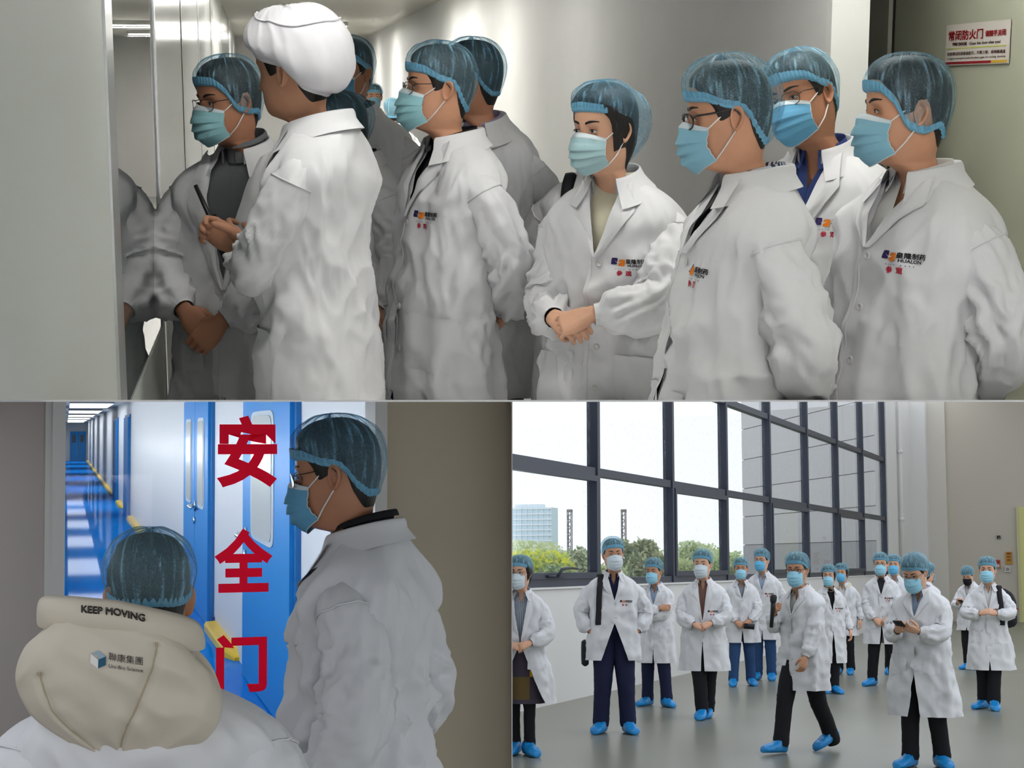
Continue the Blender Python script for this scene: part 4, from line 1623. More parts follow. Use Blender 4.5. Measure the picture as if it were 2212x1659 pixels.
wall_plate('fire_notice', 2173, 2186, 1192, 1219, 'orange notice board on the back wall above the switch', 'sign', rgb(196, 142, 52), .04,
           plate_lines([(.2, .8, .80, .92, rgb(120, 60, 30), 'heading'), (.2, .8, .55, .66, rgb(140, 80, 40), 'line'), (.2, .8, .30, .41, rgb(140, 80, 40), 'line')]))
wall_plate('call_point', 2147, 2161, 1209, 1227, 'red and white fire call box on the back wall behind the backpack man', 'alarm', rgb(190, 120, 100), .06,
           plate_lines([(.1, .9, .55, .9, rgb(160, 44, 40), 'red_band'), (.15, .85, .12, .4, rgb(220, 214, 200), 'label_strip')]))
wall_plate('light_switch', 2171, 2183, 1223, 1236, 'white wall switch box under the orange notice', 'switch', rgb(214, 212, 204), .07,
           plate_lines([(.25, .75, .25, .75, rgb(150, 150, 148), 'rocker')]))
wall_plate('wall_sensor', 2154, 2161, 1157, 1164, 'small dark sensor high on the back wall', 'sensor', rgb(40, 40, 40), .06,
           plate_lines([(.55, .9, .1, .45, rgb(150, 150, 150), 'lens')]))
_dd = tag(empty('door_2'), 'pale yellow door at the right edge of the back wall', None, None, 'structure')
_a, _b = on_plane('R', 2206, 1300, 1, RY), on_plane('R', 2260, 1095, 1, RY)
quadbox(_a[0], _b[0], RY - .05, RY - .001, 0, _b[2]).build('leaf', mat('pale_yellow_door', rgb(222, 220, 150), .5), _dd, False)
quadbox(_a[0] - .05, _a[0], RY - .08, RY - .001, 0, _b[2]).build('jamb', mat('pale_yellow_frame', rgb(206, 204, 160), .5), _dd, False)
settle(_dd, 'R', Matrix.Identity(4))

# ------------------------------------------------------------------ outside the window
def out_pt(px, py, d):
    return at('R', px, py, d)


g_ = MB().add([[-400, -20, -.6], [RX - .35, -20, -.6], [RX - .35, 700, -.6], [-400, 700, -.6]], [(0, 1, 2, 3)])
struct('ground_outside', 'R', g_, mat('outdoor_ground', rgb(110, 122, 84), .9, vary=.2, vscale=.2), label='grassy ground outside the window')

# wing of the same building, clad in grey panels
B_ = on_plane('R', 1920, 1218, 0, RX - 1.3)
A_ = out_pt(1606, 1218, B_[1] * 1.24)
bw = tag(empty('clad_building'), 'grey panel clad wing of the building beyond the window', 'building')
dv = B_ - A_
dv[2] = 0
L_ = np.linalg.norm(dv)
dv /= L_
nv = np.array([dv[1], -dv[0], 0])
if nv[0] * (0 - A_[0]) + nv[1] * (0 - A_[1]) < 0:
    nv = -nv
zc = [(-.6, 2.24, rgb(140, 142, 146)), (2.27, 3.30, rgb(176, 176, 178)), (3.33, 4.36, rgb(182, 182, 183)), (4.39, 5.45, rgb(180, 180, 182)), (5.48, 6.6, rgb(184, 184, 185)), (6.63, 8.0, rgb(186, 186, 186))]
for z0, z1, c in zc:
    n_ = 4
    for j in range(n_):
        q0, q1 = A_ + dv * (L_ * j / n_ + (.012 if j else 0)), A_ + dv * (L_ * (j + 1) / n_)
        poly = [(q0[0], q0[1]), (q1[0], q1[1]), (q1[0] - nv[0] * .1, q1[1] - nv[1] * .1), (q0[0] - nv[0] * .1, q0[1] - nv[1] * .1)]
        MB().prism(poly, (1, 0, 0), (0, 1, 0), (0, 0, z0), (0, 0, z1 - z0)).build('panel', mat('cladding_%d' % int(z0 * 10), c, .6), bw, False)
q0, q1 = A_ + dv * .02 - nv * .06, B_ - nv * .06
poly = [(q0[0], q0[1]), (q1[0], q1[1]), (q1[0] - nv[0] * 1.2, q1[1] - nv[1] * 1.2), (q0[0] - nv[0] * 1.2, q0[1] - nv[1] * 1.2)]
MB().prism(poly, (1, 0, 0), (0, 1, 0), (0, 0, -.6), (0, 0, 9)).build('core_wall', mat('cladding_core', rgb(120, 120, 124), .8), bw, False)
place(bw, 'R')

# distant office block
ob = tag(empty('office_block'), 'distant blue glass office block, paled by painted haze, left of the towers', 'building')
D_ = 420.0
a0, a1 = out_pt(1085, 1218, D_), out_pt(1206, 1218, D_)
top = out_pt(1150, 1097, D_)[2]
m_ob = mat('haze_painted_glass', rgb(196, 219, 228), .5)  # distance haze is painted into both office colours
m_ob2 = mat('haze_painted_band', rgb(222, 232, 238), .7)
quadbox(a0[0], a1[0], a0[1], a0[1] + 5, -.6, top).build('tower_body', m_ob, ob, False)
quadbox(a0[0] + 3, a1[0] - 3, a0[1] + 1, a0[1] + 4, top, top + .9).build('roof_storey', m_ob2, ob, False)
nfl = 10
for i in range(nfl):
    z_ = 3.2 + (top - 3.6) * i / (nfl - 1)
    quadbox(a0[0] - .2, a1[0] + .2, a0[1] - .35, a0[1], z_, z_ + .28).build('floor_band', m_ob2, ob, False)
for i in range(9):
    x_ = a0[0] + (a1[0] - a0[0]) * (i + .5) / 9
    quadbox(x_ - .07, x_ + .07, a0[1] - .2, a0[1], -.6, top).build('window_post', m_ob2, ob, False)
place(ob, 'R')


def lattice_tower(px, label):
    root = tag(empty('lattice_tower'), label, 'tower', 'towers behind the trees')
    d = 150.0
    b = out_pt(px, 1218, d)
    zt = out_pt(px, 1106, d)[2]
    w = .17
    m = mat('tower_steel', rgb(112, 112, 112), .8)
    for sx in (-1, 1):
        for sy in (-1, 1):
            quadbox(b[0] + sx * w - .035, b[0] + sx * w + .035, b[1] + sy * w - .03, b[1] + sy * w + .03, -.6, zt).build('leg', m, root, False)
    br = MB()
    z = 1.2
    i = 0
    while z < zt - .2:
        s_ = 1 if i % 2 else -1
        br.tube([[b[0] - s_ * w, b[1] - w, z], [b[0] + s_ * w, b[1] - w, z + .3]], .04, 5)
        br.tube([[b[0] - w, b[1] - s_ * w, z], [b[0] - w, b[1] + s_ * w, z + .3]], .04, 5)
        z += .3
        i += 1
    br.build('bracing', m, root, False)
    quadbox(b[0] - w - .06, b[0] + w + .06, b[1] - w, b[1] + w, zt, zt + .25).build('head_frame', m, root, False)
    place(root, 'R')


lattice_tower(1231, 'mottled grey steel tower beside the office block')
lattice_tower(1348, 'mottled grey steel tower behind the tall man in navy')


def leaf_material(col):
    nm = 'leaf_%d_%d_%d' % tuple(int(x * 255) for x in col)
    if nm in MATS:
        return MATS[nm]
    m = mat(nm, col, .6, spec=.3)
    nt = m.node_tree
    t = nt.nodes.new('ShaderNodeBsdfTranslucent')
    t.inputs['Color'].default_value = (*col, 1)
    mx = nt.nodes.new('ShaderNodeMixShader')
    mx.inputs['Fac'].default_value = .5
    nt.links.new(nt.nodes['Principled BSDF'].outputs['BSDF'], mx.inputs[1])
    nt.links.new(t.outputs['BSDF'], mx.inputs[2])
    nt.links.new(mx.outputs['Shader'], nt.nodes['Material Output'].inputs['Surface'])
    return m


def foliage(label, px, py_top, d, rx, h, cols, n, leaf, name='tree', group=None, seed=1, base=-.6, open_=0.0):
    """crown of small leaf blades around blobs on a trunk"""
    r = np.random.RandomState(seed)
    c = out_pt(px, 1218, d)
    zt = out_pt(px, py_top, d)[2]
    root = tag(empty(name), label, 'tree' if name == 'tree' else 'bush', group)
    cz = zt - h / 2
    MB().tube([[c[0], c[1], base], [c[0] + .1, c[1], cz - h * .2], [c[0], c[1], cz + h * .2]], [.16, .12, .05], 7).build('trunk', mat('bark', rgb(92, 84, 70), .9), root)
    nb = 14
    bl = np.stack([r.uniform(-.75, .75, nb) * rx, r.uniform(-.6, .6, nb) * rx, r.uniform(-.7, .62, nb) * h / 2], axis=1)
    bl[:, 2] = np.where(r.rand(nb) < .3, h / 2 * .6 * (1 - (bl[:, 0] / rx) ** 2), bl[:, 2])
    for j, col in enumerate(cols):
        nn = n // len(cols)
        b = bl[r.randint(nb, size=nn)]
        o = r.normal(size=(nn, 3))
        o /= np.linalg.norm(o, axis=1)[:, None]
        o *= (r.rand(nn) ** .4)[:, None] * np.array([rx * .42, rx * .42, h * .2])
        p = b + o + np.array([c[0], c[1], cz])
        a = r.normal(size=(nn, 3))
        a /= np.linalg.norm(a, axis=1)[:, None]
        t = np.cross(a, r.normal(size=(nn, 3)))
        t /= np.linalg.norm(t, axis=1)[:, None]
        u = a * (leaf * r.uniform(.6, 1.3, nn))[:, None]
        v = t * (leaf * .45 * r.uniform(.6, 1.3, nn))[:, None]
        V = np.stack([p - u, p + v, p + u, p - v], axis=1).reshape(-1, 3)
        Fc = np.arange(nn * 4).reshape(-1, 4).tolist()
        ob_ = MB().add(V, Fc).build('leaves', leaf_material(col), root, False)
        ob_['kind'] = 'stuff'
    place(root, 'R')


pale, mid_, dark, yel, olive = rgb(228, 236, 212), rgb(194, 214, 152), rgb(138, 158, 118), rgb(250, 250, 96), rgb(214, 220, 172)  # leaf colours lightened to suggest haze and brighten dark crowns
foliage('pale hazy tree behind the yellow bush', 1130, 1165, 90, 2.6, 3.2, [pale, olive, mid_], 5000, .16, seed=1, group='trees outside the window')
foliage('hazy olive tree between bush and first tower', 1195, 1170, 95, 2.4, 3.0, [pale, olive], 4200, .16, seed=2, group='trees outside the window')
foliage('bright yellow green bush low outside the first pane', 1165, 1186, 44, 1.05, 1.7, [yel, rgb(232, 240, 80), mid_], 4200, .10, 'bush', seed=3)
foliage('grey green shrub under the first tower', 1245, 1180, 46, .62, 1.7, [pale, dark, olive], 3000, .09, 'bush', seed=4)
foliage('dark leafy shrub outside the low casement', 1205, 1222, 34, .55, 1.0, [dark, mid_], 2200, .09, 'bush', seed=5)
foliage('tall dark leaved shrub beside the man in navy', 1385, 1163, 48, .75, 2.1, [dark, rgb(158, 172, 136), olive], 3600, .11, 'bush', seed=6)
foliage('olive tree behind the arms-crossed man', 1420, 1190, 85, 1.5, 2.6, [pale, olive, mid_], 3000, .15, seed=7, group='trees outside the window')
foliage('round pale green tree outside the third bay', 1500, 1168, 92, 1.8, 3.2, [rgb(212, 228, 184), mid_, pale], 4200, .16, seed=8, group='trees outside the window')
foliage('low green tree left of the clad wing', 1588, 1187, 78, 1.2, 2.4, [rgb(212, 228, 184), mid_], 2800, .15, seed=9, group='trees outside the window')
foliage('dark shrub behind the clasped-hands man', 1545, 1208, 50, .8, 1.5, [dark, mid_], 2400, .10, 'bush', seed=10)
foliage('mid green shrub filling the third bay', 1478, 1206, 55, 1.0, 1.6, [mid_, olive], 2400, .11, 'bush', seed=11)
foliage('green shrub low in the second bay', 1345, 1208, 52, .9, 1.5, [mid_, olive, pale], 2400, .10, 'bush', seed=12)

# ================================================================== passage with the safety door (L)
LY, LW, LC = 4.75, 1.26, 2.38
m_lwall = mat('dim_room_wall', rgb(196, 188, 182), .75, vary=.02)
m_lwall_r = mat('dim_room_wall_right', rgb(210, 198, 174), .75, vary=.02)
m_blue = mat('blue_door_paint', rgb(40, 146, 220), .45, spec=.15)
m_pass = mat('passage_wall', rgb(226, 230, 234), .45, spec=.04)
m_lfloor = mat('blue_epoxy_floor', rgb(10, 130, 226), .4, spec=0.0, coat=.22, bump=[(2.5, .03, (1, 1, 1), 2)])
lx = lambda px, py=1200: float(on_plane('L', px, py, 1, LY)[0])
struct('floor_passage', 'L', quadbox(-.6, 2.4, LY - .05, 125, -.1, 0), m_lfloor, label='glossy blue epoxy floor of the passage')
struct('floor_anteroom', 'L', quadbox(-1.4, 3, -1, LY - .05, -.1, 0), mat('anteroom_floor', rgb(120, 120, 116), .6), label='grey floor where the two men stand')
struct('wall_left_front', 'L', quadbox(-1.4, lx(112), LY, LY + .12, 0, LC), m_lwall, label='dim wall left of the glazed doorway')
struct('wall_right_front', 'L', quadbox(lx(832), 3, LY, LY + .12, 0, LC), m_lwall_r, label='beige grey wall right of the glazed doorway')
struct('wall_anteroom_left', 'L', quadbox(-1.5, -1.4, -1, LY, 0, LC), m_lwall, label='left wall of the dim room')
struct('trim_30', 'L', quadbox(lx(96), lx(112), LY - .012, LY, 0, LC), m_white, label='thin moulding left of the doorway')
struct('trim_31', 'L', quadbox(lx(112), lx(140), LY - .03, LY + .14, 0, LC), m_white, label='white left jamb of the glazed doorway')
struct('trim_32', 'L', quadbox(lx(806), lx(832), LY - .03, LY + .14, 0, LC), m_white, label='white right jamb of the glazed doorway')
struct('wall_passage_right', 'L', quadbox(LW, LW + .1, LY + .1, 125, 0, LC), m_pass, label='glossy white right wall of the passage')
struct('wall_passage_left', 'L', quadbox(-.30, -.20, LY + .1, 125, 0, LC), m_pass, label='left wall of the passage')
struct('ceiling_passage', 'L', quadbox(-.3, LW + .1, LY + .1, 125, LC, LC + .1), m_white, label='white passage ceiling')
struct('wall_passage_end', 'L', quadbox(-.3, LW + .1, 104, 104.2, 0, LC), m_pass, label='end wall of the passage')
gl = tag(empty('window_20'), 'clear glass leaf of the safety door', None, None, 'structure')
gx0, gx1 = lx(140), lx(806)
MB().add([[gx0, LY + .06, 0], [gx1, LY + .06, 0], [gx1, LY + .06, LC], [gx0, LY + .06, LC]], [(0, 1, 2, 3)]).build('pane', glass_material('clear_door_glass', (.98, .99, 1), .0, .01, fres=.22), gl, False)
settle(gl, 'L', Matrix.Identity(4))

# red lettering stuck on the glass
def translucent_vinyl():
    if 'red_vinyl' in MATS:
        return MATS['red_vinyl']
    m = mat('red_vinyl', rgb(222, 16, 40), .45)
    nt = m.node_tree
    t = nt.nodes.new('ShaderNodeBsdfTranslucent')
    t.inputs['Color'].default_value = (*rgb(244, 20, 48), 1)
    mx = nt.nodes.new('ShaderNodeMixShader')
    mx.inputs['Fac'].default_value = .9
    nt.links.new(nt.nodes['Principled BSDF'].outputs['BSDF'], mx.inputs[1])
    nt.links.new(t.outputs['BSDF'], mx.inputs[2])
    nt.links.new(mx.outputs['Shader'], nt.nodes['Material Output'].inputs['Surface'])
    return m


def glass_letter(ch, box, name):
    x0, x1, y0, y1 = box
    v, f = text_mesh(ch, 1.0, .035)
    lo, hi = v.min(0), v.max(0)
    a, b = on_plane('L', x0, y1, 1, LY + .052), on_plane('L', x1, y0, 1, LY + .052)
    P = []
    for q_ in v:
        t = (q_ - lo) / (hi - lo)
        P.append([a[0] + (b[0] - a[0]) * t[0], LY + .052, a[2] + (b[2] - a[2]) * t[1]])
    P = np.array(P)
    n = len(P)
    o = MB().add(P, f).build(name, translucent_vinyl(), smooth=False)
    tag(o, {'安': 'red Chinese character 安 at the top of the glass door', '全': 'red Chinese character 全 in the middle of the glass door', '门': 'red Chinese character 门 lowest on the glass door'}[ch], 'lettering', 'red characters on the glass door')
    settle(o, 'L', Matrix.Identity(4))


glass_letter('安', (468, 599, 898, 1053), 'vinyl_letter')
glass_letter('全', (463, 589, 1141, 1281), 'vinyl_letter')
glass_letter('门', (466, 577, 1369, 1498), 'vinyl_letter')

ly_ = lambda px: float(on_plane('L', px, 1000, 0, LW)[1])


def passage_door(name, y0, y1, label, leaves=2, zt=2.02, panes=True, handle_near=True, detail=True):
    root = tag(empty(name), label, None, None, 'structure')
    quadbox(LW - .03, LW, y0 - .06, y1 + .06, 0, zt + .06).build('frame', mat('blue_frame', rgb(34, 118, 190), .35), root, False)
    n = leaves
    for i in range(n):
        a, b = y0 + (y1 - y0) * i / n + .02, y0 + (y1 - y0) * (i + 1) / n - .02
        lf = quadbox(LW - .055, LW - .01, a, b, .01, zt).build('leaf', m_blue, root, False)
        if panes:
            w = b - a
            t = np.linspace(0, 2 * PI, 28, endpoint=False)
            cy, hw = (a + b) / 2 + (.0 if n > 1 else .03 * w), (w * .25)
            yy = cy + hw * np.sign(np.cos(t)) * np.abs(np.cos(t)) ** .3
            zz = 1.42 + .42 * np.sign(np.sin(t)) * np.abs(np.sin(t)) ** .12
            for sc_, x_, mt, nm in ((1.0, .061, mat('pane_frame', rgb(196, 210, 220), .4, spec=.1), 'pane_frame'), (.86, .066, mat('door_pane', rgb(206, 210, 204), .25, spec=.2), 'pane')):
                ring = np.stack([np.full_like(t, LW - x_), cy + (yy - cy) * sc_, 1.42 + (zz - 1.42) * (sc_ * .5 + .5)], axis=1)
                back = ring + np.array([.012, 0, 0])
                m = len(t)
                MB().add(np.vstack([ring, back]), [tuple(range(m))] + [(j, (j + 1) % m, (j + 1) % m + m, j + m) for j in range(m)]).build(nm, mt, lf, False)
        if detail and i == 0:
            hy_ = b - .10 if leaves > 1 else b - .25
            hb = MB()
            hb.tube([[LW - .06, hy_, 1.0], [LW - .12, hy_, 1.0]], .022, 10)
            hb.tube(smooth_path([[LW - .115, hy_, 1.0], [LW - .125, hy_ - .03, 1.0], [LW - .12, hy_ - .34, .995]], 8), .017, 8)
            hb.box((LW - .062, hy_, 1.0), (.012, .12, .10))
            hb.build('handle', mat('chrome', rgb(220, 224, 226), .15, metal=1.0), lf)
            lk = MB()
            lk.tube([[LW - .055, hy_, .86], [LW - .075, hy_, .86]], .035, 12)
            lk.build('lock', mat('chrome', rgb(220, 224, 226), .15, metal=1.0), lf)
    settle(root, 'L', Matrix.Identity(4))


passage_door('door_10', ly_(648), ly_(541), 'near blue passage door with rounded glass pane', 1)
passage_door('door_11', ly_(463), ly_(408), 'blue double door halfway down the passage', 2)
passage_door('door_12', ly_(282), ly_(272), 'far blue door in the passage wall', 1, panes=False, detail=False)
passage_door('door_13', ly_(256), ly_(248), 'farthest blue door in the passage wall', 1, panes=False, detail=False)
fd = tag(empty('door_14'), 'blue double door with two small panes at the passage end', None, None, 'structure')
e0, e1 = float(on_plane('L', 151, 990, 1, 103.9)[0]), float(on_plane('L', 185, 990, 1, 103.9)[0])
ze = float(on_plane('L', 170, 932, 1, 103.9)[2])
for i in range(2):
    a, b = e0 + (e1 - e0) * i / 2 + .01, e0 + (e1 - e0) * (i + 1) / 2 - .01
    lf = quadbox(a, b, 103.85, 103.98, 0, ze).build('leaf', m_blue, fd, False)
    quadbox(a + .12, b - .12, 103.82, 103.86, ze - .65, ze - .2).build('pane', mat('dark_pane', rgb(60, 76, 90), .2), lf, False)
settle(fd, 'L', Matrix.Identity(4))

# yellow kerb between the doors
for k, (p0, p1) in enumerate(((519, 468), (404, 286), (268, 259), (245, 190))):
    y0, y1 = ly_(p0), ly_(p1)
    kb = MB()
    a = np.linspace(0, PI / 2, 6)
    if k == 0:
        prof = np.array([[0, 0], [.10, 0], [.10, .05], [.085, .075], [0, .08]])
    else:
        prof = np.array([[0, 0], [.10, 0], [.10, .05], [.085, .075], [0, .08]])
    ys = np.linspace(y0, y1, 5)
    sc_ = np.array([.35, 1, 1, 1, 1])
    ys[1] = y0 + .25
    P = np.stack([np.stack([LW - prof[:, 0] * s_, np.full(5, y_), prof[:, 1] * s_], axis=1) for y_, s_ in zip(ys, sc_)])
    kb.grid(P, True, True, True)
    struct('baseboard_%d' % (k + 1), 'L', kb, mat('bright_yellow_kerb', rgb(250, 206, 20), .35), label=['nearest yellow kerb between the blue doors', 'long yellow kerb beyond the double door', 'short yellow kerb between the far doors', 'far yellow kerb near the passage end'][k])
struct('baseboard_5', 'L', quadbox(LW - .03, LW, ly_(404), ly_(466), 0, .10), mat('blue_skirting', rgb(20, 80, 160), .4), label='blue skirting at the double door')
for i_, y_ in enumerate((40, 52, 64, 76, 88, 99)):
    ceiling_lamp('L', .53, y_, LC, .9, 6.0, 0, '%s glowing panel lamp on the passage ceiling, counted from the top edge' % ORD[i_], 3.0, (.97, .99, 1), 'panel lamps on the passage ceiling')

# ================================================================== things people carry
def carry(ctx, room, mbs, label, cat, name, group=None):
    """a carried thing as its own top-level object, built in the carrier's coordinates"""
    root = tag(empty(name), label, cat, group)
    for nm, mb, mt in mbs:
        mb.build(nm, mt, root)
    settle(root, room, ctx['M'])


m_blackplastic = mat('black_plastic', rgb(26, 27, 29), .4, spec=.5)
m_strap = mat('black_webbing', rgb(30, 30, 36), .8)


def strap_over(ctx, room, side, label, to=(.0, .16, .95), width=.022, front_to=None, name='bag_strap'):
    """webbing strap lying on the coat from hip in front over a shoulder to the back"""
    C, bx = ctx['C'], ctx['body_x']
    x0 = side * .118
    zs = np.linspace(.98, 1.395, 16)
    fr = [C.front(np.array(x0 + side * .02 * (1 - (z_ - .98) / .42)), np.array(z_), .012) for z_ in zs]
    top = [np.array([x0 - side * .004, -.03, 1.435]), np.array([x0 - side * .004, .03, 1.44])]
    bk = []
    for z_ in np.linspace(1.40, 1.0, 12):
        th = PI - C.th_of_x(np.array(x0), np.array(z_))
        bk.append(C.pt(th, np.array(z_), .012))
    pts = np.array(fr + top + bk)
    pts = smooth_path(pts, 60)
    T = np.gradient(pts, axis=0)
    T /= np.linalg.norm(T, axis=1)[:, None]
    n = np.cross(T, np.array([1.0, 0, 0]))
    sd = np.array([1.0, 0, 0])[None] - T * T[:, :1]
    sd /= np.linalg.norm(sd, axis=1)[:, None]
    n = np.cross(T, sd)
    P = np.stack([pts - sd * width, pts + n * .004 - sd * width * .9, pts + n * .004 + sd * width * .9, pts + sd * width, pts - n * .003], axis=1)
    return MB().grid(bx(P), True, True, True)


# ================================================================== upper corridor
def white_cap(root, hx, seed):
    phi_z = ([0, .6, 1.2, 1.6, 2.2, PI], [.082, .074, .048, .032, -.036, -.066])
    m = mat('white_cap_cloth', rgb(232, 231, 236), .8, bump=[(10, .15, (1, 1, 1), 3)], spec=.2)

    def off(t, ph):
        b = np.exp(-((np.abs(ph) - PI) / 1.3) ** 2)
        rim = .010 + (.028 + .034 * b) * np.sin(np.clip(t / .9, 0, 1) ** .55 * PI) ** .8
        return rim + .022 * sstep(.35, .9, t) + .004 * noise(ph * 2.5, t * 3, 1) + .003 * np.maximum(ridge(ph * 3 + t * 2, t * 2, 5), 0)
    P, uv = scalp(*phi_z, 60, 140, off, .129)
    co = MB().grid(hx(P), True).build('cloth_cap', m, root)
    # turned-up band and crown seam
    ph = np.linspace(-PI, PI, 140, endpoint=False)
    zl = crv(*phi_z, np.abs(ph))
    b0 = head_pts(zl, ph, False)
    rad = b0 * np.array([1, 1, 0])
    rad /= np.linalg.norm(rad, axis=1)[:, None]
    rows = [(.006, -.012), (.013, -.012), (.019, .002), (.024, .016), (.026, .026), (.018, .030)]
    Pb = np.stack([b0 + rad * (o_ + .0015 * noise(ph * 4, 1, o_ * 99))[:, None] + np.array([0, 0, 1]) * z_ for o_, z_ in rows])
    MB().grid(hx(Pb), True).build('cap_band', m, co)
    j = 33
    sm = P[j] * 1.012
    MB().tube(hx(np.vstack([sm, sm[:1]])), .003, 6, False).build('crown_seam', m, co)


def radio_of(ctx):
    """two-way radio in the guide's left hand"""
    bx = ctx['body_x']
    S, E_, Wp, sd = ctx['sl'][0]
    base = Wp + np.array([-.035, -.085, .035])
    up = unit(np.array([-.10, -.42, .80]))
    sx = unit(np.cross(up, np.array([0, -1.0, -.5])))
    dp = np.cross(sx, up)
    R = np.stack([sx, dp, up], axis=1)
    body = MB()
    t = np.linspace(0, 2 * PI, 24, endpoint=False)
    prof = np.stack([.029 * np.sign(np.cos(t)) * np.abs(np.cos(t)) ** .4, .018 * np.sign(np.sin(t)) * np.abs(np.sin(t)) ** .4], axis=1)
    P = np.stack([np.stack([prof[:, 0] * s_, prof[:, 1] * s_, np.full(24, z_)], axis=1) for z_, s_ in ((-.062, .85), (-.06, .97), (.05, 1), (.058, .93), (.060, .6))])
    body.grid(bx(P @ R.T + base), True, True, True)
    an = MB().tube(bx(np.array([[.018, 0, .05], [.018, 0, .07], [.018, 0, .165]]) @ R.T + base), [.0085, .0075, .0062], 12)
    kn = MB().tube(bx(np.array([[-.012, 0, .055], [-.012, 0, .076]]) @ R.T + base), .008, 12)
    gr = MB()
    for i in range(5):
        gr.box((0, -.0185, .03 - i * .009), (.036, .002, .003))
    gr.v = [bx(v @ R.T + base) for v in gr.v]
    carry(ctx, 'T', [('case', body, m_blackplastic), ('antenna', an, m_blackplastic), ('volume_knob', kn, m_blackplastic), ('speaker_slots', gr, mat('dark_grey_plastic', rgb(60, 62, 66), .5))],
          'black two-way radio with stubby antenna in the capped guide\'s hands', 'radio', 'walkie_talkie')


def sling(room, side, label):
    def fn(ctx):
        carry(ctx, room, [('webbing', strap_over(ctx, room, side, label), m_strap)], label, 'strap', 'bag_strap')
    return fn


TT = dict(q=2, room='T')
# far figures first
person('distant man facing the viewer far down the upper corridor', top=(808, 181), s=205, yaw=0, q=1, room='T', mask='blue', tone='mid')
person('distant person seen from behind with a bag strap far down the corridor', top=(848, 212), s=235, yaw=175, q=1, room='T', extras=sling('T', -1, 'thin dark bag strap on the distant person seen from behind'))
person('man in shadow in grey-looking coat behind the white-capped guide', top=(752, 78), s=520, yaw=25, head=32, net=1, mask='deep', tone='tan', logo=True, shirt='black', **TT)
person('woman half hidden behind the white cap with netted bun', top=(722, 192), s=560, yaw=70, head=60, pitch=14, net=1, net_back=-.085, bulge=.03, hair='long', tone='mid', shirt='black', **TT)
person('masked man with black bag strap behind the bespectacled man', top=(1020, 82), s=600, yaw=22, head=104, net=1, tone='tan', shirt='lavender', arms=('back', 'down'), rs=.8, coat=dict(g=.86),
       extras=sling('T', -1, 'wide black bag strap over the shoulder behind the bespectacled man'), **TT)
person('person hidden behind the woman with black strap on shoulder', top=(1296, 196), s=640, yaw=2, head=20, net=1, shirt='black', tone='mid', arms=('back', 'back'),
       extras=sling('T', -1, 'black bag strap on the shoulder behind the woman'), **TT)
person('man with glasses and grey sweater under open coat beside the wall', top=(482, 117), s=700, yaw=28, head=58, pitch=6, net=3, net_front=.070, net_ear=-.02, net_back=-.06, mask='teal', glasses='thin', tone='tan',
       coat=dict(zv=1.02, vw=.085, g=1.06, fold=1.3), shirt='grey', shirt_collar=None, no_coat_buttons=True, arms=(((.03, -.24, .93), (1, .5, 0), (-.5, -.4, -.6), (.5, -.6, .3), 'clasp'), ((.10, -.225, .955), (1.2, .25, -.1), (-.75, -.3, -.6), (.2, -.8, .5), 'clasp')), **TT)
person('bespectacled man in white coat with hands behind his back', top=(950, 91), s=698, yaw=64, head=78, lean=-4, pitch=2, net=0, net_back=-.06, net_ear=.03, mask='teal', glasses='thin', tone='mid', coat=dict(zv=1.21, fold=1.4, g=.92), rs=.88, logo=(.080, 1.215),
       shirt='black', arms=('back', 'back'), **TT)
person('woman in white coat with clasped hands and netted hair', top=(1302, 177), s=758, yaw=22, head=42, pitch=3, net=1, net_front=.072, net_ear=.040, net_back=-.095, bulge=.045, puff=.018, hair='long', mask='pale', tone='light', slim=.96,
       coat=dict(zv=1.22, vw=.055, fold=1.4, g=.96), rs=.9, logo=(.090, 1.205), shirt='cream', shirt_collar=False, arms=(((.03, -.25, 1.06), (1.2, .45, -.1), (-.88, -.25, -.38), (.15, -.75, .65), 'clasp'), ((.095, -.225, 1.04), (.55, .9, -.3), (-.85, -.45, -.2), (.1, -.7, .7), 'clasp')), collar_s=1.05, **TT)
person('man with black-framed glasses and tilted head behind striped shirt man', top=(1712, 100), s=755, yaw=30, head=38, pitch=4, roll=-16, net=0, mask='deep', glasses='thin', tone='tan', coat=dict(zv=1.20, g=1.02), logo=(.100, 1.25), shirt='blue', **TT)
person('man in striped shirt with thick black glasses in profile', top=(1562, 117), s=915, yaw=76, head=84, pitch=13, lean=-6, rs=.9, net=0, net_front=.058, net_ear=.030, net_back=-.07, puff=.018, bulge=.012, mask='blue', glasses='thick', tone='mid',
       coat=dict(zv=1.25, fold=1.6, g=1.0), logo=(.085, 1.215), shirt='striped', arms=('back', ((.10, .12, .90), (1, .45, 0), (-.6, .25, -.6), (.4, .7, .3), 'clasp')), **TT)
person('rightmost man with netted ears beside the fire door', top=(1958, 112), s=905, yaw=50, head=72, pitch=7, lean=-6, rs=.88, net=3, net_front=.062, net_ear=-.035, net_back=-.06, puff=.010, mask='blue', tone='mid',
       coat=dict(zv=1.26, vw=.075, fold=1.6, g=1.0), logo=(.105, 1.245), shirt='white', arms=('back', 'back'), **TT)
guide = person('guide in white cloth cap and white coat holding a radio', top=(616, 26), s=785, yaw=112, head=122, pitch=4, roll=8, net=None, cap=white_cap, mask=None, tone='mid', coat=dict(zv=1.22, fold=1.3, g=.90), rs=.88, sz=.016,
               shirt='white', shirt_collar=False, arms=(((-.02, -.215, 1.10), (1, .3, -.6), (-.15, -.75, .55), (.8, -.3, .2), 'hold'), ((.02, -.235, 1.12), (1, .3, -.6), (-.1, -.8, .5), (.8, -.2, .3), 'hold')), extras=radio_of, **TT)

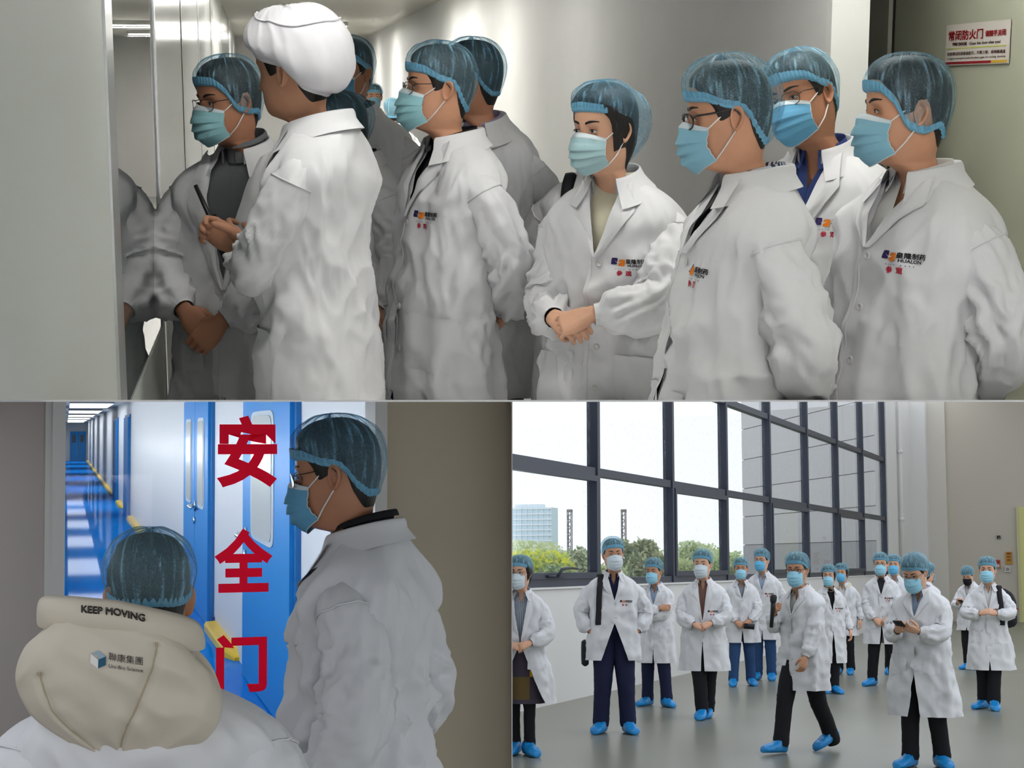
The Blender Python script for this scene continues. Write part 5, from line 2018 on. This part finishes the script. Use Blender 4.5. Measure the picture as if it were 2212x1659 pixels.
# ================================================================== passage
def padded_hood(ctx):
    """thick cream hood hanging over the back of the coat"""
    bx0, root, k = ctx['body_x'], ctx['root'], ctx['k']

    def bx(P):
        P = np.array(P, float)
        P[..., 2] += .17 * (P[..., 0] - .045)
        return bx0(P)
    m = mat('cream_padded_cloth', rgb(212, 203, 186), .6, bump=[(7, .35, (1, 1, 1), 3)], spec=.3)
    nu, nv = 64, 48
    HX = .045
    u = np.linspace(-1, 1, nu)[None, :]
    v = np.linspace(0, 1, nv)[:, None]
    # outline of the hanging hood: wide over the shoulders, pointed below
    half = crv([0, .12, .35, .6, .82, 1], [.140, .176, .192, .172, .098, .008], v)
    zz = 1.578 - .290 * v - .055 * np.abs(u) ** 2 * (1 - v) + .012 * np.cos(u * PI)
    x = half * np.sin(u * PI / 2)
    bulge = (.095 * np.sin(np.clip(v * .92 + .10, 0, 1) * PI) ** .6 + .03) * np.cos(u * PI / 2) ** .55
    lump = .010 * noise(u * 2.5, v * 3, 4) + .006 * ridge(u * 3 + v, v * 4, 9) - .012 * np.exp(-((u + .32 - .32 * v) / .03) ** 2) * (v > .12) - .010 * np.exp(-((u - .55 + .1 * v) / .03) ** 2) * (v > .38)
    y = .085 + bulge + lump * 1.0 + .05 * (1 - v)
    P = np.stack(np.broadcast_arrays(x + HX, y, zz), axis=-1)
    mb = MB().grid(bx(P))
    Q = P.copy()
    Q[..., 1] = np.minimum(P[..., 1] - .03, .07 + .02 * (1 - np.abs(u)))
    mb.grid(bx(Q))
    # soft side walls
    for sl_ in (np.s_[:, 0], np.s_[:, -1], np.s_[0, :], np.s_[-1, :]):
        mb.grid(bx(np.stack([P[sl_], (P[sl_] + Q[sl_]) / 2 + np.array([0, .004, .004]), Q[sl_]])))
    ho = mb.build('hood', m, root)
    # stand-up rim along the top
    uu = np.linspace(-1, 1, 48)
    rim = np.stack([HX + .155 * np.sin(uu * PI / 2) * 1.02, .085 + .115 * np.cos(uu * PI / 2) ** .7, 1.582 - .02 * np.abs(uu) + .0 * uu], axis=1)
    tp = ((1 - np.abs(uu) ** 5) * .85 + .15)[:, None]
    rim[:, 2] -= .02 * np.abs(uu) ** 6
    rows = [rim + np.array([0, o_, z_]) * tp for o_, z_ in ((.012, -.035), (.030, -.016), (.034, .006), (.026, .026), (.010, .034), (-.008, .022), (-.014, -.004), (-.01, -.03))]
    MB().grid(bx(np.stack(rows))).build('hood_rim', m, ho)

    def lettering(body, size, bold, cu, cv, col, name, shear=0.0, w=None):
        vv, ff = text_mesh(body, size, bold)
        if w:
            vv = vv * (w / (vv[:, 0].max() - vv[:, 0].min()))
        PP = []
        for a_, b_ in vv:
            xx, z_ = cu - a_, cv + b_ + shear * a_
            # hood surface depth at (x, z): nearest grid sample
            d_ = (P[..., 0] - xx) ** 2 + (P[..., 2] - z_) ** 2
            i_ = np.unravel_index(np.argmin(d_), d_.shape)
            PP.append([xx, P[i_][1] + .004, z_])
        PP = np.array(PP)
        MB().add(bx(PP), ff).build(name, mat('print_' + name, col, .7), ho, smooth=False)
    # seen from behind, the person's right is the viewer's right, so text runs toward -x ... mirrored below
    def lettering_rim(body, w, name):
        vv, ff = text_mesh(body, .02, .0)
        vv = vv * (w / (vv[:, 0].max() - vv[:, 0].min()))
        PP = []
        for a_, b_ in vv:
            uu_ = (a_ - .005) / .168
            ang = np.arcsin(np.clip(uu_, -.99, .99))
            PP.append([HX - (a_ - .005), .085 + .115 * np.cos(ang) ** .7 + .0345, 1.590 - .02 * abs(ang / (PI / 2)) + b_])
        edges = MB()
        PP = np.array(PP)
        # outlined letters: draw each face boundary as a thin line
        from collections import Counter
        cnt = Counter()
        for q_ in ff:
            for i_ in range(len(q_)):
                cnt[tuple(sorted((q_[i_], q_[(i_ + 1) % len(q_)])))] += 1
        for (i_, j_), c_ in cnt.items():
            if c_ == 1 and np.linalg.norm(PP[i_] - PP[j_]) > 1e-6:
                edges.tube(bx(np.array([PP[i_], PP[j_]])), .0007, 4, False)
        edges.build(name, mat('print_' + name, rgb(50, 46, 44), .7), ho, smooth=False)
    for (u0, u1, v0) in ((.32, .0, .12), (-.55, -.45, .38)):
        vv_ = np.linspace(v0, .96, 22)
        pts = []
        for t_ in vv_:
            j_ = (1 - (u0 + (u1 - u0) * t_)) / 2 * (nu - 1)
            i_ = int(t_ * (nv - 1))
            a_ = int(j_)
            pts.append(P[i_, a_] * (1 - j_ + a_) + P[i_, a_ + 1] * (j_ - a_) + np.array([0, .0002, 0]))
        MB().tube(bx(np.array(pts)), .0016, 5).build('seam', mat('hood_seam', rgb(186, 174, 148), .8), ho)
    lettering_rim('KEEP MOVING', .115, 'rim_lettering')
    lettering('聯康集團', .02, .0, HX - .020, 1.508, rgb(50, 46, 46), 'group_name', 0, .062)
    lettering('Uni-Bio Science', .012, .0, HX - .020, 1.493, rgb(50, 46, 46), 'group_name_latin', 0, .062)
    hexa = np.array([[math.cos(a_), math.sin(a_)] for a_ in np.linspace(PI / 2, PI / 2 + 2 * PI, 7)[:-1]]) * .016
    for nm, idx, col in (('emblem_top', (0, 1, 5), rgb(150, 176, 190)), ('emblem_white', (1, 2, 3), rgb(230, 230, 226)), ('emblem_teal', (3, 4, 5), rgb(20, 84, 110))):
        tri = np.vstack([hexa[list(idx)], [[0, 0]]])
        PP = []
        for a_, b_ in tri:
            xx, z_ = HX + .030 - a_, 1.505 + b_
            d_ = (P[..., 0] - xx) ** 2 + (P[..., 2] - z_) ** 2
            i_ = np.unravel_index(np.argmin(d_), d_.shape)
            PP.append([xx, P[i_][1] + .004, z_])
        MB().add(bx(np.array(PP)), [(3, 0, 1, 2)]).build(nm, mat('print_' + nm, col, .6), ho, smooth=False)


person('shorter man from behind in cream padded hood over white coat', room='L', top=(322, 1133), s=1190, yaw=184, head=178, pitch=13, net=2, net_back=-.022, net_front=.06, net_ear=.018, puff=.014, bulge=.008, mask='blue', tone='tan', q=2, coat=dict(g=1.12, fold=1.5),
       shirt='white', arms=('down', 'down'), hood=padded_hood, pocket=False, rs=1.25)
person('tall man with glasses in white coat looking through the glass door', room='L', top=(712, 892), s=900, yaw=110, head=103, pitch=8, net=1, net_front=.060, net_ear=.032, net_back=-.055, puff=.013, bulge=.006, mask='deep', glasses='thin', tone='tan', q=2,
       coat=dict(g=.93, fold=2.2), shirt='black', shirt_collar=None, arms=('down', 'down'), rs=.95, pocket=False)

# ================================================================== window hall
def phone_in(hand, label, room='R', dz=.03, tilt=.5):
    def fn(ctx):
        bx = ctx['body_x']
        S, E_, Wp, sd = ctx['sl'][hand]
        if hand == 2:
            pass
        c = Wp + np.array([-sd * .06, -.085, dz])
        R = rotx(-tilt)
        a = MB().box((0, 0, 0), (.075, .155, .010))
        b = MB().box((0, .0, .0056), (.068, .145, .0012))
        for m_ in (a, b):
            m_.v = [bx(v @ R.T + c) for v in m_.v]
        carry(ctx, room, [('case', a, m_blackplastic), ('screen', b, mat('phone_screen', rgb(60, 70, 72), .15))], label, 'phone', 'mobile_phone')
    return fn


def flat_phone(label, pos, rot):
    def fn(ctx):
        bx = ctx['body_x']
        a = MB().box((0, 0, 0), (.145, .012, .075))
        b = MB().box((0, -.0065, 0), (.132, .0015, .068))
        for m_ in (a, b):
            m_.v = [bx(v @ rot.T + np.array(pos)) for v in m_.v]
        carry(ctx, 'R', [('case', a, m_blackplastic), ('screen', b, mat('dark_screen', rgb(30, 32, 36), .12))], label, 'phone', 'mobile_phone')
    return fn


def microphone(ctx):
    bx = ctx['body_x']
    S, E_, Wp, sd = ctx['sl'][1]
    c = Wp + np.array([.045, -.075, .035])
    up = unit(np.array([.12, .05, 1.0]))
    hd = MB().tube(bx(np.array([c - up * .16, c - up * .155, c + up * .02, c + up * .075])), [.010, .016, .018, .021], 16)
    hb = MB()
    t = np.linspace(0, PI, 10)
    hb.tube(bx(np.array([c + up * (.075 + .03 * (1 - math.cos(a_))) for a_ in t])), [.012 + .017 * math.sin(a_) + .006 * (a_ < 1) for a_ in t], 16)
    rg = MB().tube(bx(np.array([c + up * .068, c + up * .078])), .026, 16)
    carry(ctx, 'R', [('handle', hd, m_blackplastic), ('grille', hb, mat('mic_grille', rgb(44, 44, 46), .6, bump=[(500, .8, (1, 1, 1), 0)])), ('ring', rg, m_blackplastic)], 'black handheld microphone in the walking man\'s raised hand', 'microphone', 'microphone')


def backpack(ctx):
    bx = ctx['body_x']
    n, m = 22, 30
    v = np.linspace(0, 1, n)[:, None]
    a = np.linspace(0, 2 * PI, m, endpoint=False)[None, :]
    w = crv([0, .06, .2, .6, .88, 1], [.05, .135, .165, .16, .115, .03], v)
    dpt = crv([0, .06, .25, .7, .9, 1], [.03, .085, .115, .09, .06, .02], v)
    x = .15 + w * np.sign(np.cos(a)) * np.abs(np.cos(a)) ** .6
    y = .245 + dpt * np.sign(np.sin(a)) * np.abs(np.sin(a)) ** .7 + .008 * noise(np.cos(a) * 2, v * 5, 3)
    z = .93 + .47 * v + 0 * a
    sh = MB().grid(bx(np.stack(np.broadcast_arrays(x, y, z), axis=-1)), True, True, True)
    pk = MB()
    u = np.linspace(-1, 1, 14)[None, :]
    vv = np.linspace(0, 1, 12)[:, None]
    pk.grid(bx(np.stack(np.broadcast_arrays(.15 + .12 * u, .335 + .035 * np.sin(vv * PI) ** .4 * np.cos(u * PI / 2) ** .4, .97 + .2 * vv), axis=-1)))
    lg = MB()
    lx_ = np.array([[.318, .27, 1.15], [.320, .30, 1.165], [.320, .27, 1.165], [.320, .30, 1.148]])
    lg.tube(bx(lx_[[0, 1]]), .006, 5)
    lg.tube(bx(lx_[[2, 3]]), .005, 5)
    carry(ctx, 'R', [('sack', sh, m_strap), ('front_pocket', pk, m_strap), ('left_strap', strap_over(ctx, 'R', 1, '', width=.030), m_strap), ('red_mark', lg, mat('red_mark', rgb(210, 40, 70), .6))],
          'black backpack worn by the man at the right', 'backpack', 'backpack')


def plaid_skirt(ctx):
    bx, root = ctx['body_x'], ctx['root']
    if 'plaid_wool' not in MATS:
        m = mat('plaid_wool', rgb(110, 92, 60), .9)
        nt = m.node_tree
        tc = nt.nodes.new('ShaderNodeTexCoord')
        mp = nt.nodes.new('ShaderNodeMapping')
        mp.inputs['Scale'].default_value = (6.5, 0.01, 5.5)
        nt.links.new(tc.outputs['Object'], mp.inputs['Vector'])
        n = nt.nodes.new('ShaderNodeTexVoronoi')
        n.inputs['Scale'].default_value = 1.0
        n.inputs['Randomness'].default_value = 0.0
        nt.links.new(mp.outputs['Vector'], n.inputs['Vector'])
        wn_ = nt.nodes.new('ShaderNodeTexWhiteNoise')
        nt.links.new(n.outputs['Position'], wn_.inputs['Vector'])
        cr = nt.nodes.new('ShaderNodeValToRGB')
        cr.color_ramp.interpolation = 'CONSTANT'
        for i, (p_, c_) in enumerate(((0, (62, 56, 66)), (.35, (98, 80, 44)), (.62, (206, 160, 40)), (.78, (70, 62, 76)))):
            e = cr.color_ramp.elements[i] if i < 2 else cr.color_ramp.elements.new(p_)
            e.position = p_
            e.color = (*rgb(*c_), 1)
        nt.links.new(wn_.outputs['Value'], cr.inputs['Fac'])
        nt.links.new(cr.outputs['Color'], nt.nodes['Principled BSDF'].inputs['Base Color'])
    z = np.linspace(1.0, .46, 20)[:, None]
    a = np.linspace(0, 2 * PI, 48, endpoint=False)[None, :]
    W_ = crv([.46, .7, .9, 1.0], [.215, .205, .182, .165], z)
    D_ = crv([.46, .7, .9, 1.0], [.165, .155, .135, .12], z)
    f = 1 + .03 * np.sin(a * 7) * sstep(.95, .5, z)
    P = np.stack(np.broadcast_arrays(W_ * f * np.cos(a), D_ * f * np.sin(a), z), axis=-1)
    MB().grid(bx(P), True).build('skirt', MATS['plaid_wool'], root)


def bag_sling(ctx):
    """black sling bag: strap on the right shoulder, pouch at the right hip"""
    bx = ctx['body_x']
    st = strap_over(ctx, 'R', -1, '', width=.026)
    p = MB()
    n, m = 14, 20
    v = np.linspace(0, 1, n)[:, None]
    a = np.linspace(0, 2 * PI, m, endpoint=False)[None, :]
    s_ = crv([0, .08, .5, .92, 1], [.3, .92, 1, .92, .3], v)
    P = np.stack(np.broadcast_arrays(-.262 + .035 * s_ * np.sign(np.cos(a)) * np.abs(np.cos(a)) ** .5, .02 + .085 * s_ * np.sign(np.sin(a)) * np.abs(np.sin(a)) ** .5, .60 + .24 * v), axis=-1)
    p.grid(bx(P), True, True, True)
    carry(ctx, 'R', [('pouch', p, m_strap), ('strap', st, m_strap)], 'black sling bag at the hip of the tall man in navy', 'bag', 'sling_bag')


def fur_collar(ctx):
    bx, root = ctx['body_x'], ctx['root']
    ph = np.linspace(.45, 2 * PI - .45, 40)
    fr = (np.cos(ph) + 1) / 2
    ring = np.stack([.105 * np.sin(ph), -.10 * np.cos(ph) + .012, 1.445 - .075 * fr ** 1.2], axis=1)
    a = np.linspace(0, 2 * PI, 14, endpoint=False)
    T, N, B = path_frames(ring)
    rr_ = .036 + .008 * noise(ph[:, None] * 9, np.cos(a)[None] * 3, np.sin(a)[None] * 3)
    P = ring[:, None] + rr_[..., None] * (np.cos(a)[None, :, None] * N[:, None] + np.sin(a)[None, :, None] * B[:, None])
    MB().grid(bx(P), True, True, True).build('fur_collar', mat('cream_fur', rgb(222, 212, 190), .9, bump=[(120, .8, (1, 1, 1), 3)]), root)


RR = dict(q=1, room='R', hs=1.13, rs=.82, gm=.95, net_front=.068, puff=.019)
GR = 'visitors standing in the window hall'
# rear figures first
person('man hidden behind the phone reader, only his net and shoulder showing', top=(2003, 1215), s=160, yaw=-150, net=2, **RR)
person('visitor with black face mask looking down at a phone at the rear right', top=(2087, 1219), s=146, yaw=25, head=15, pitch=28, net=1, mask='black', tone='light', pants='black', arms=('phone', 'phone'), coat=dict(hem=.66),
       extras=phone_in(0, 'dark phone held by the visitor in the black mask', dz=.02), **RR)
person('masked man peering out behind the man in dark shirt', top=(1930, 1198), s=152, yaw=0, head=5, net=1, mask='blue', pants='black', **RR)
person('woman with fur-trimmed cream collar behind the dark sweater woman', top=(1818, 1217), s=152, yaw=12, head=15, net=2, mask='deep', tone='light', hair='long', coat=dict(zv=1.0, vw=.08, hem=.62), shirt='white', arms=('down', 'down'), hood=fur_collar, **RR)
person('tall man with glasses and blue mask by the window', top=(1645, 1186), s=160, yaw=8, head=22, net=2, mask='deep', glasses='thin', pants='jeans', logo=True, shirt='pale_blue', coat=dict(hem=.55), arms=('down', 'down'), **RR)
person('man in jeans with both hands folded over a dark phone', top=(1600, 1205), s=168, yaw=-4, head=2, net=2, mask='pale', pants='jeans', shirt='striped', tone='tan', coat=dict(hem=.60, split=.80, sw=.02), arms=('clasp_low', 'clasp_low2'), legs=dict(l=(.13, .10), r=(-.13, -.06)),
       extras=flat_phone('dark phone held low by the man in jeans', (.085, -.27, .83), rotx(.2) @ roty(.1)), **RR)
person('man in navy jacket with folded arms beside the tall man', top=(1411, 1205), s=196, yaw=12, head=22, pitch=5, net=2, mask='pale', tone='tan', shirt='pale_blue', pants='navy', coat=dict(hem=.52, g=1.0), arms=('cross', 'cross2'), legs=dict(l=(.13, -.04), r=(-.13, .06), lt=35, rt=-20), **RR)
person('slim woman with dark sweater under white coat', top=(1790, 1220), s=178, yaw=-18, head=8, net=1, net_back=-.09, bulge=.03, hair='long', mask='pale', tone='light', shirt='black', shirt_collar=None, pants='black', logo=True, slim=.95,
       coat=dict(g=.92, zv=1.12, vw=.06, hem=.42, split=.9, sw=.03), arms=('down', 'down'), legs=dict(l=(.05, -.02), r=(-.07, .06)), **RR)
person('man with dark shirt and hands folded in front by the pillar', top=(1902, 1194), s=168, yaw=4, head=6, net=0, mask='pale', glasses='thin', tone='mid', shirt='charcoal', shirt_collar=None, pants='black', logo=True, coat=dict(hem=.56, split=.85, sw=.03), arms=('clasp_low', 'clasp_low2'),
       legs=dict(l=(.14, -.02), r=(-.16, .02), lt=20, rt=-25), extras=flat_phone('small black phone in the hand of the man in dark shirt', (.115, -.20, .87), roty(-.9)), **RR)
person('woman at the left edge in plaid skirt and open coat', top=(1124, 1200), s=262, yaw=6, head=22, net=2, mask='white', glasses='brown', tone='light', hair='long', shirt='striped', pants='black', coat=dict(zv=.98, vw=.07, hem=.46, split=1.0, sw=.21, flare=1.15), no_coat_buttons=True,
       arms=('clasp', 'clasp2'), skirt=plaid_skirt, legs=dict(l=(.07, -.04), r=(-.07, .04), fat=.72, lt=25, rt=-10), **RR)
person('tall man in navy shirt with hands in trouser pockets', top=(1322, 1161), s=232, yaw=-4, head=-10, roll=-3, net=2, mask='white', tone='tan', shirt='navy', pants='navy', logo=(.095, 1.19), coat=dict(g=1.10, zv=1.19, vw=.06, hem=.66, split=1.0, sw=.12, belly=.01), arms=('pocket', 'pocket'), pocket=False,
       legs=dict(l=(.13, -.02), r=(-.12, .0), lt=12, rt=-20, fat=1.05), extras=bag_sling, **RR)
person('smiling man in checked shirt with clasped hands and crossed legs', top=(1517, 1187), s=212, yaw=6, head=14, net=0, mask='white', tone='mid', shirt='check', pants='black', logo=(.10, 1.12), coat=dict(g=1.06, zv=1.0, vw=.055, hem=.50, split=.85, sw=.02), arms=('clasp', 'clasp2'),
       legs=dict(l=(.02, .10), r=(-.02, -.13), lt=0, rt=-4), **RR)
person('man with backpack and clasped hands at the right', top=(2132, 1203), s=200, yaw=2, head=6, net=1, mask='pale', tone='mid', shirt='white', pants='black', logo=(.07, 1.16), coat=dict(zv=1.15, vw=.055, hem=.46, split=.6, flare=1.08), arms=('chest', 'chest'),
       legs=dict(l=(.03, -.10), r=(-.10, .10), lt=8, rt=-30), extras=backpack, **RR)
person('walking man in glasses speaking into a microphone', top=(1720, 1193), s=258, yaw=38, head=18, net=0, mask='teal', glasses='thick', tone='tan', shirt='white', pants='black', coat=dict(zv=1.22, hem=.55, split=.70, sw=.03, g=1.0, fold=1.3), arms=(((.19, -.24, .80), (.4, 1, .2), (-.1, -.35, -1), (1, -.2, .2), 'point'), 'mic'),
       legs=dict(l=(.06, .30), r=(-.05, -.32), lt=-6, rt=0, lp=18, rp=-4, lb=.012), lean=3, extras=microphone, **RR)
person('man in glasses reading a phone in the right foreground', top=(1968, 1189), s=280, yaw=22, head=26, pitch=24, net=1, mask='teal', glasses='thin', tone='light', shirt='pale_blue', pants='black', logo=(.10, 1.10), coat=dict(g=1.08, zv=1.22, vw=.06, hem=.42, split=.82, sw=.05, flare=1.06, fold=1.3), arms=('phone', 'phone'),
       legs=dict(l=(.13, .02), r=(-.10, -.10), lt=40, rt=-6), extras=phone_in(1, 'grey phone held in both hands by the foreground man', dz=.045), **RR)
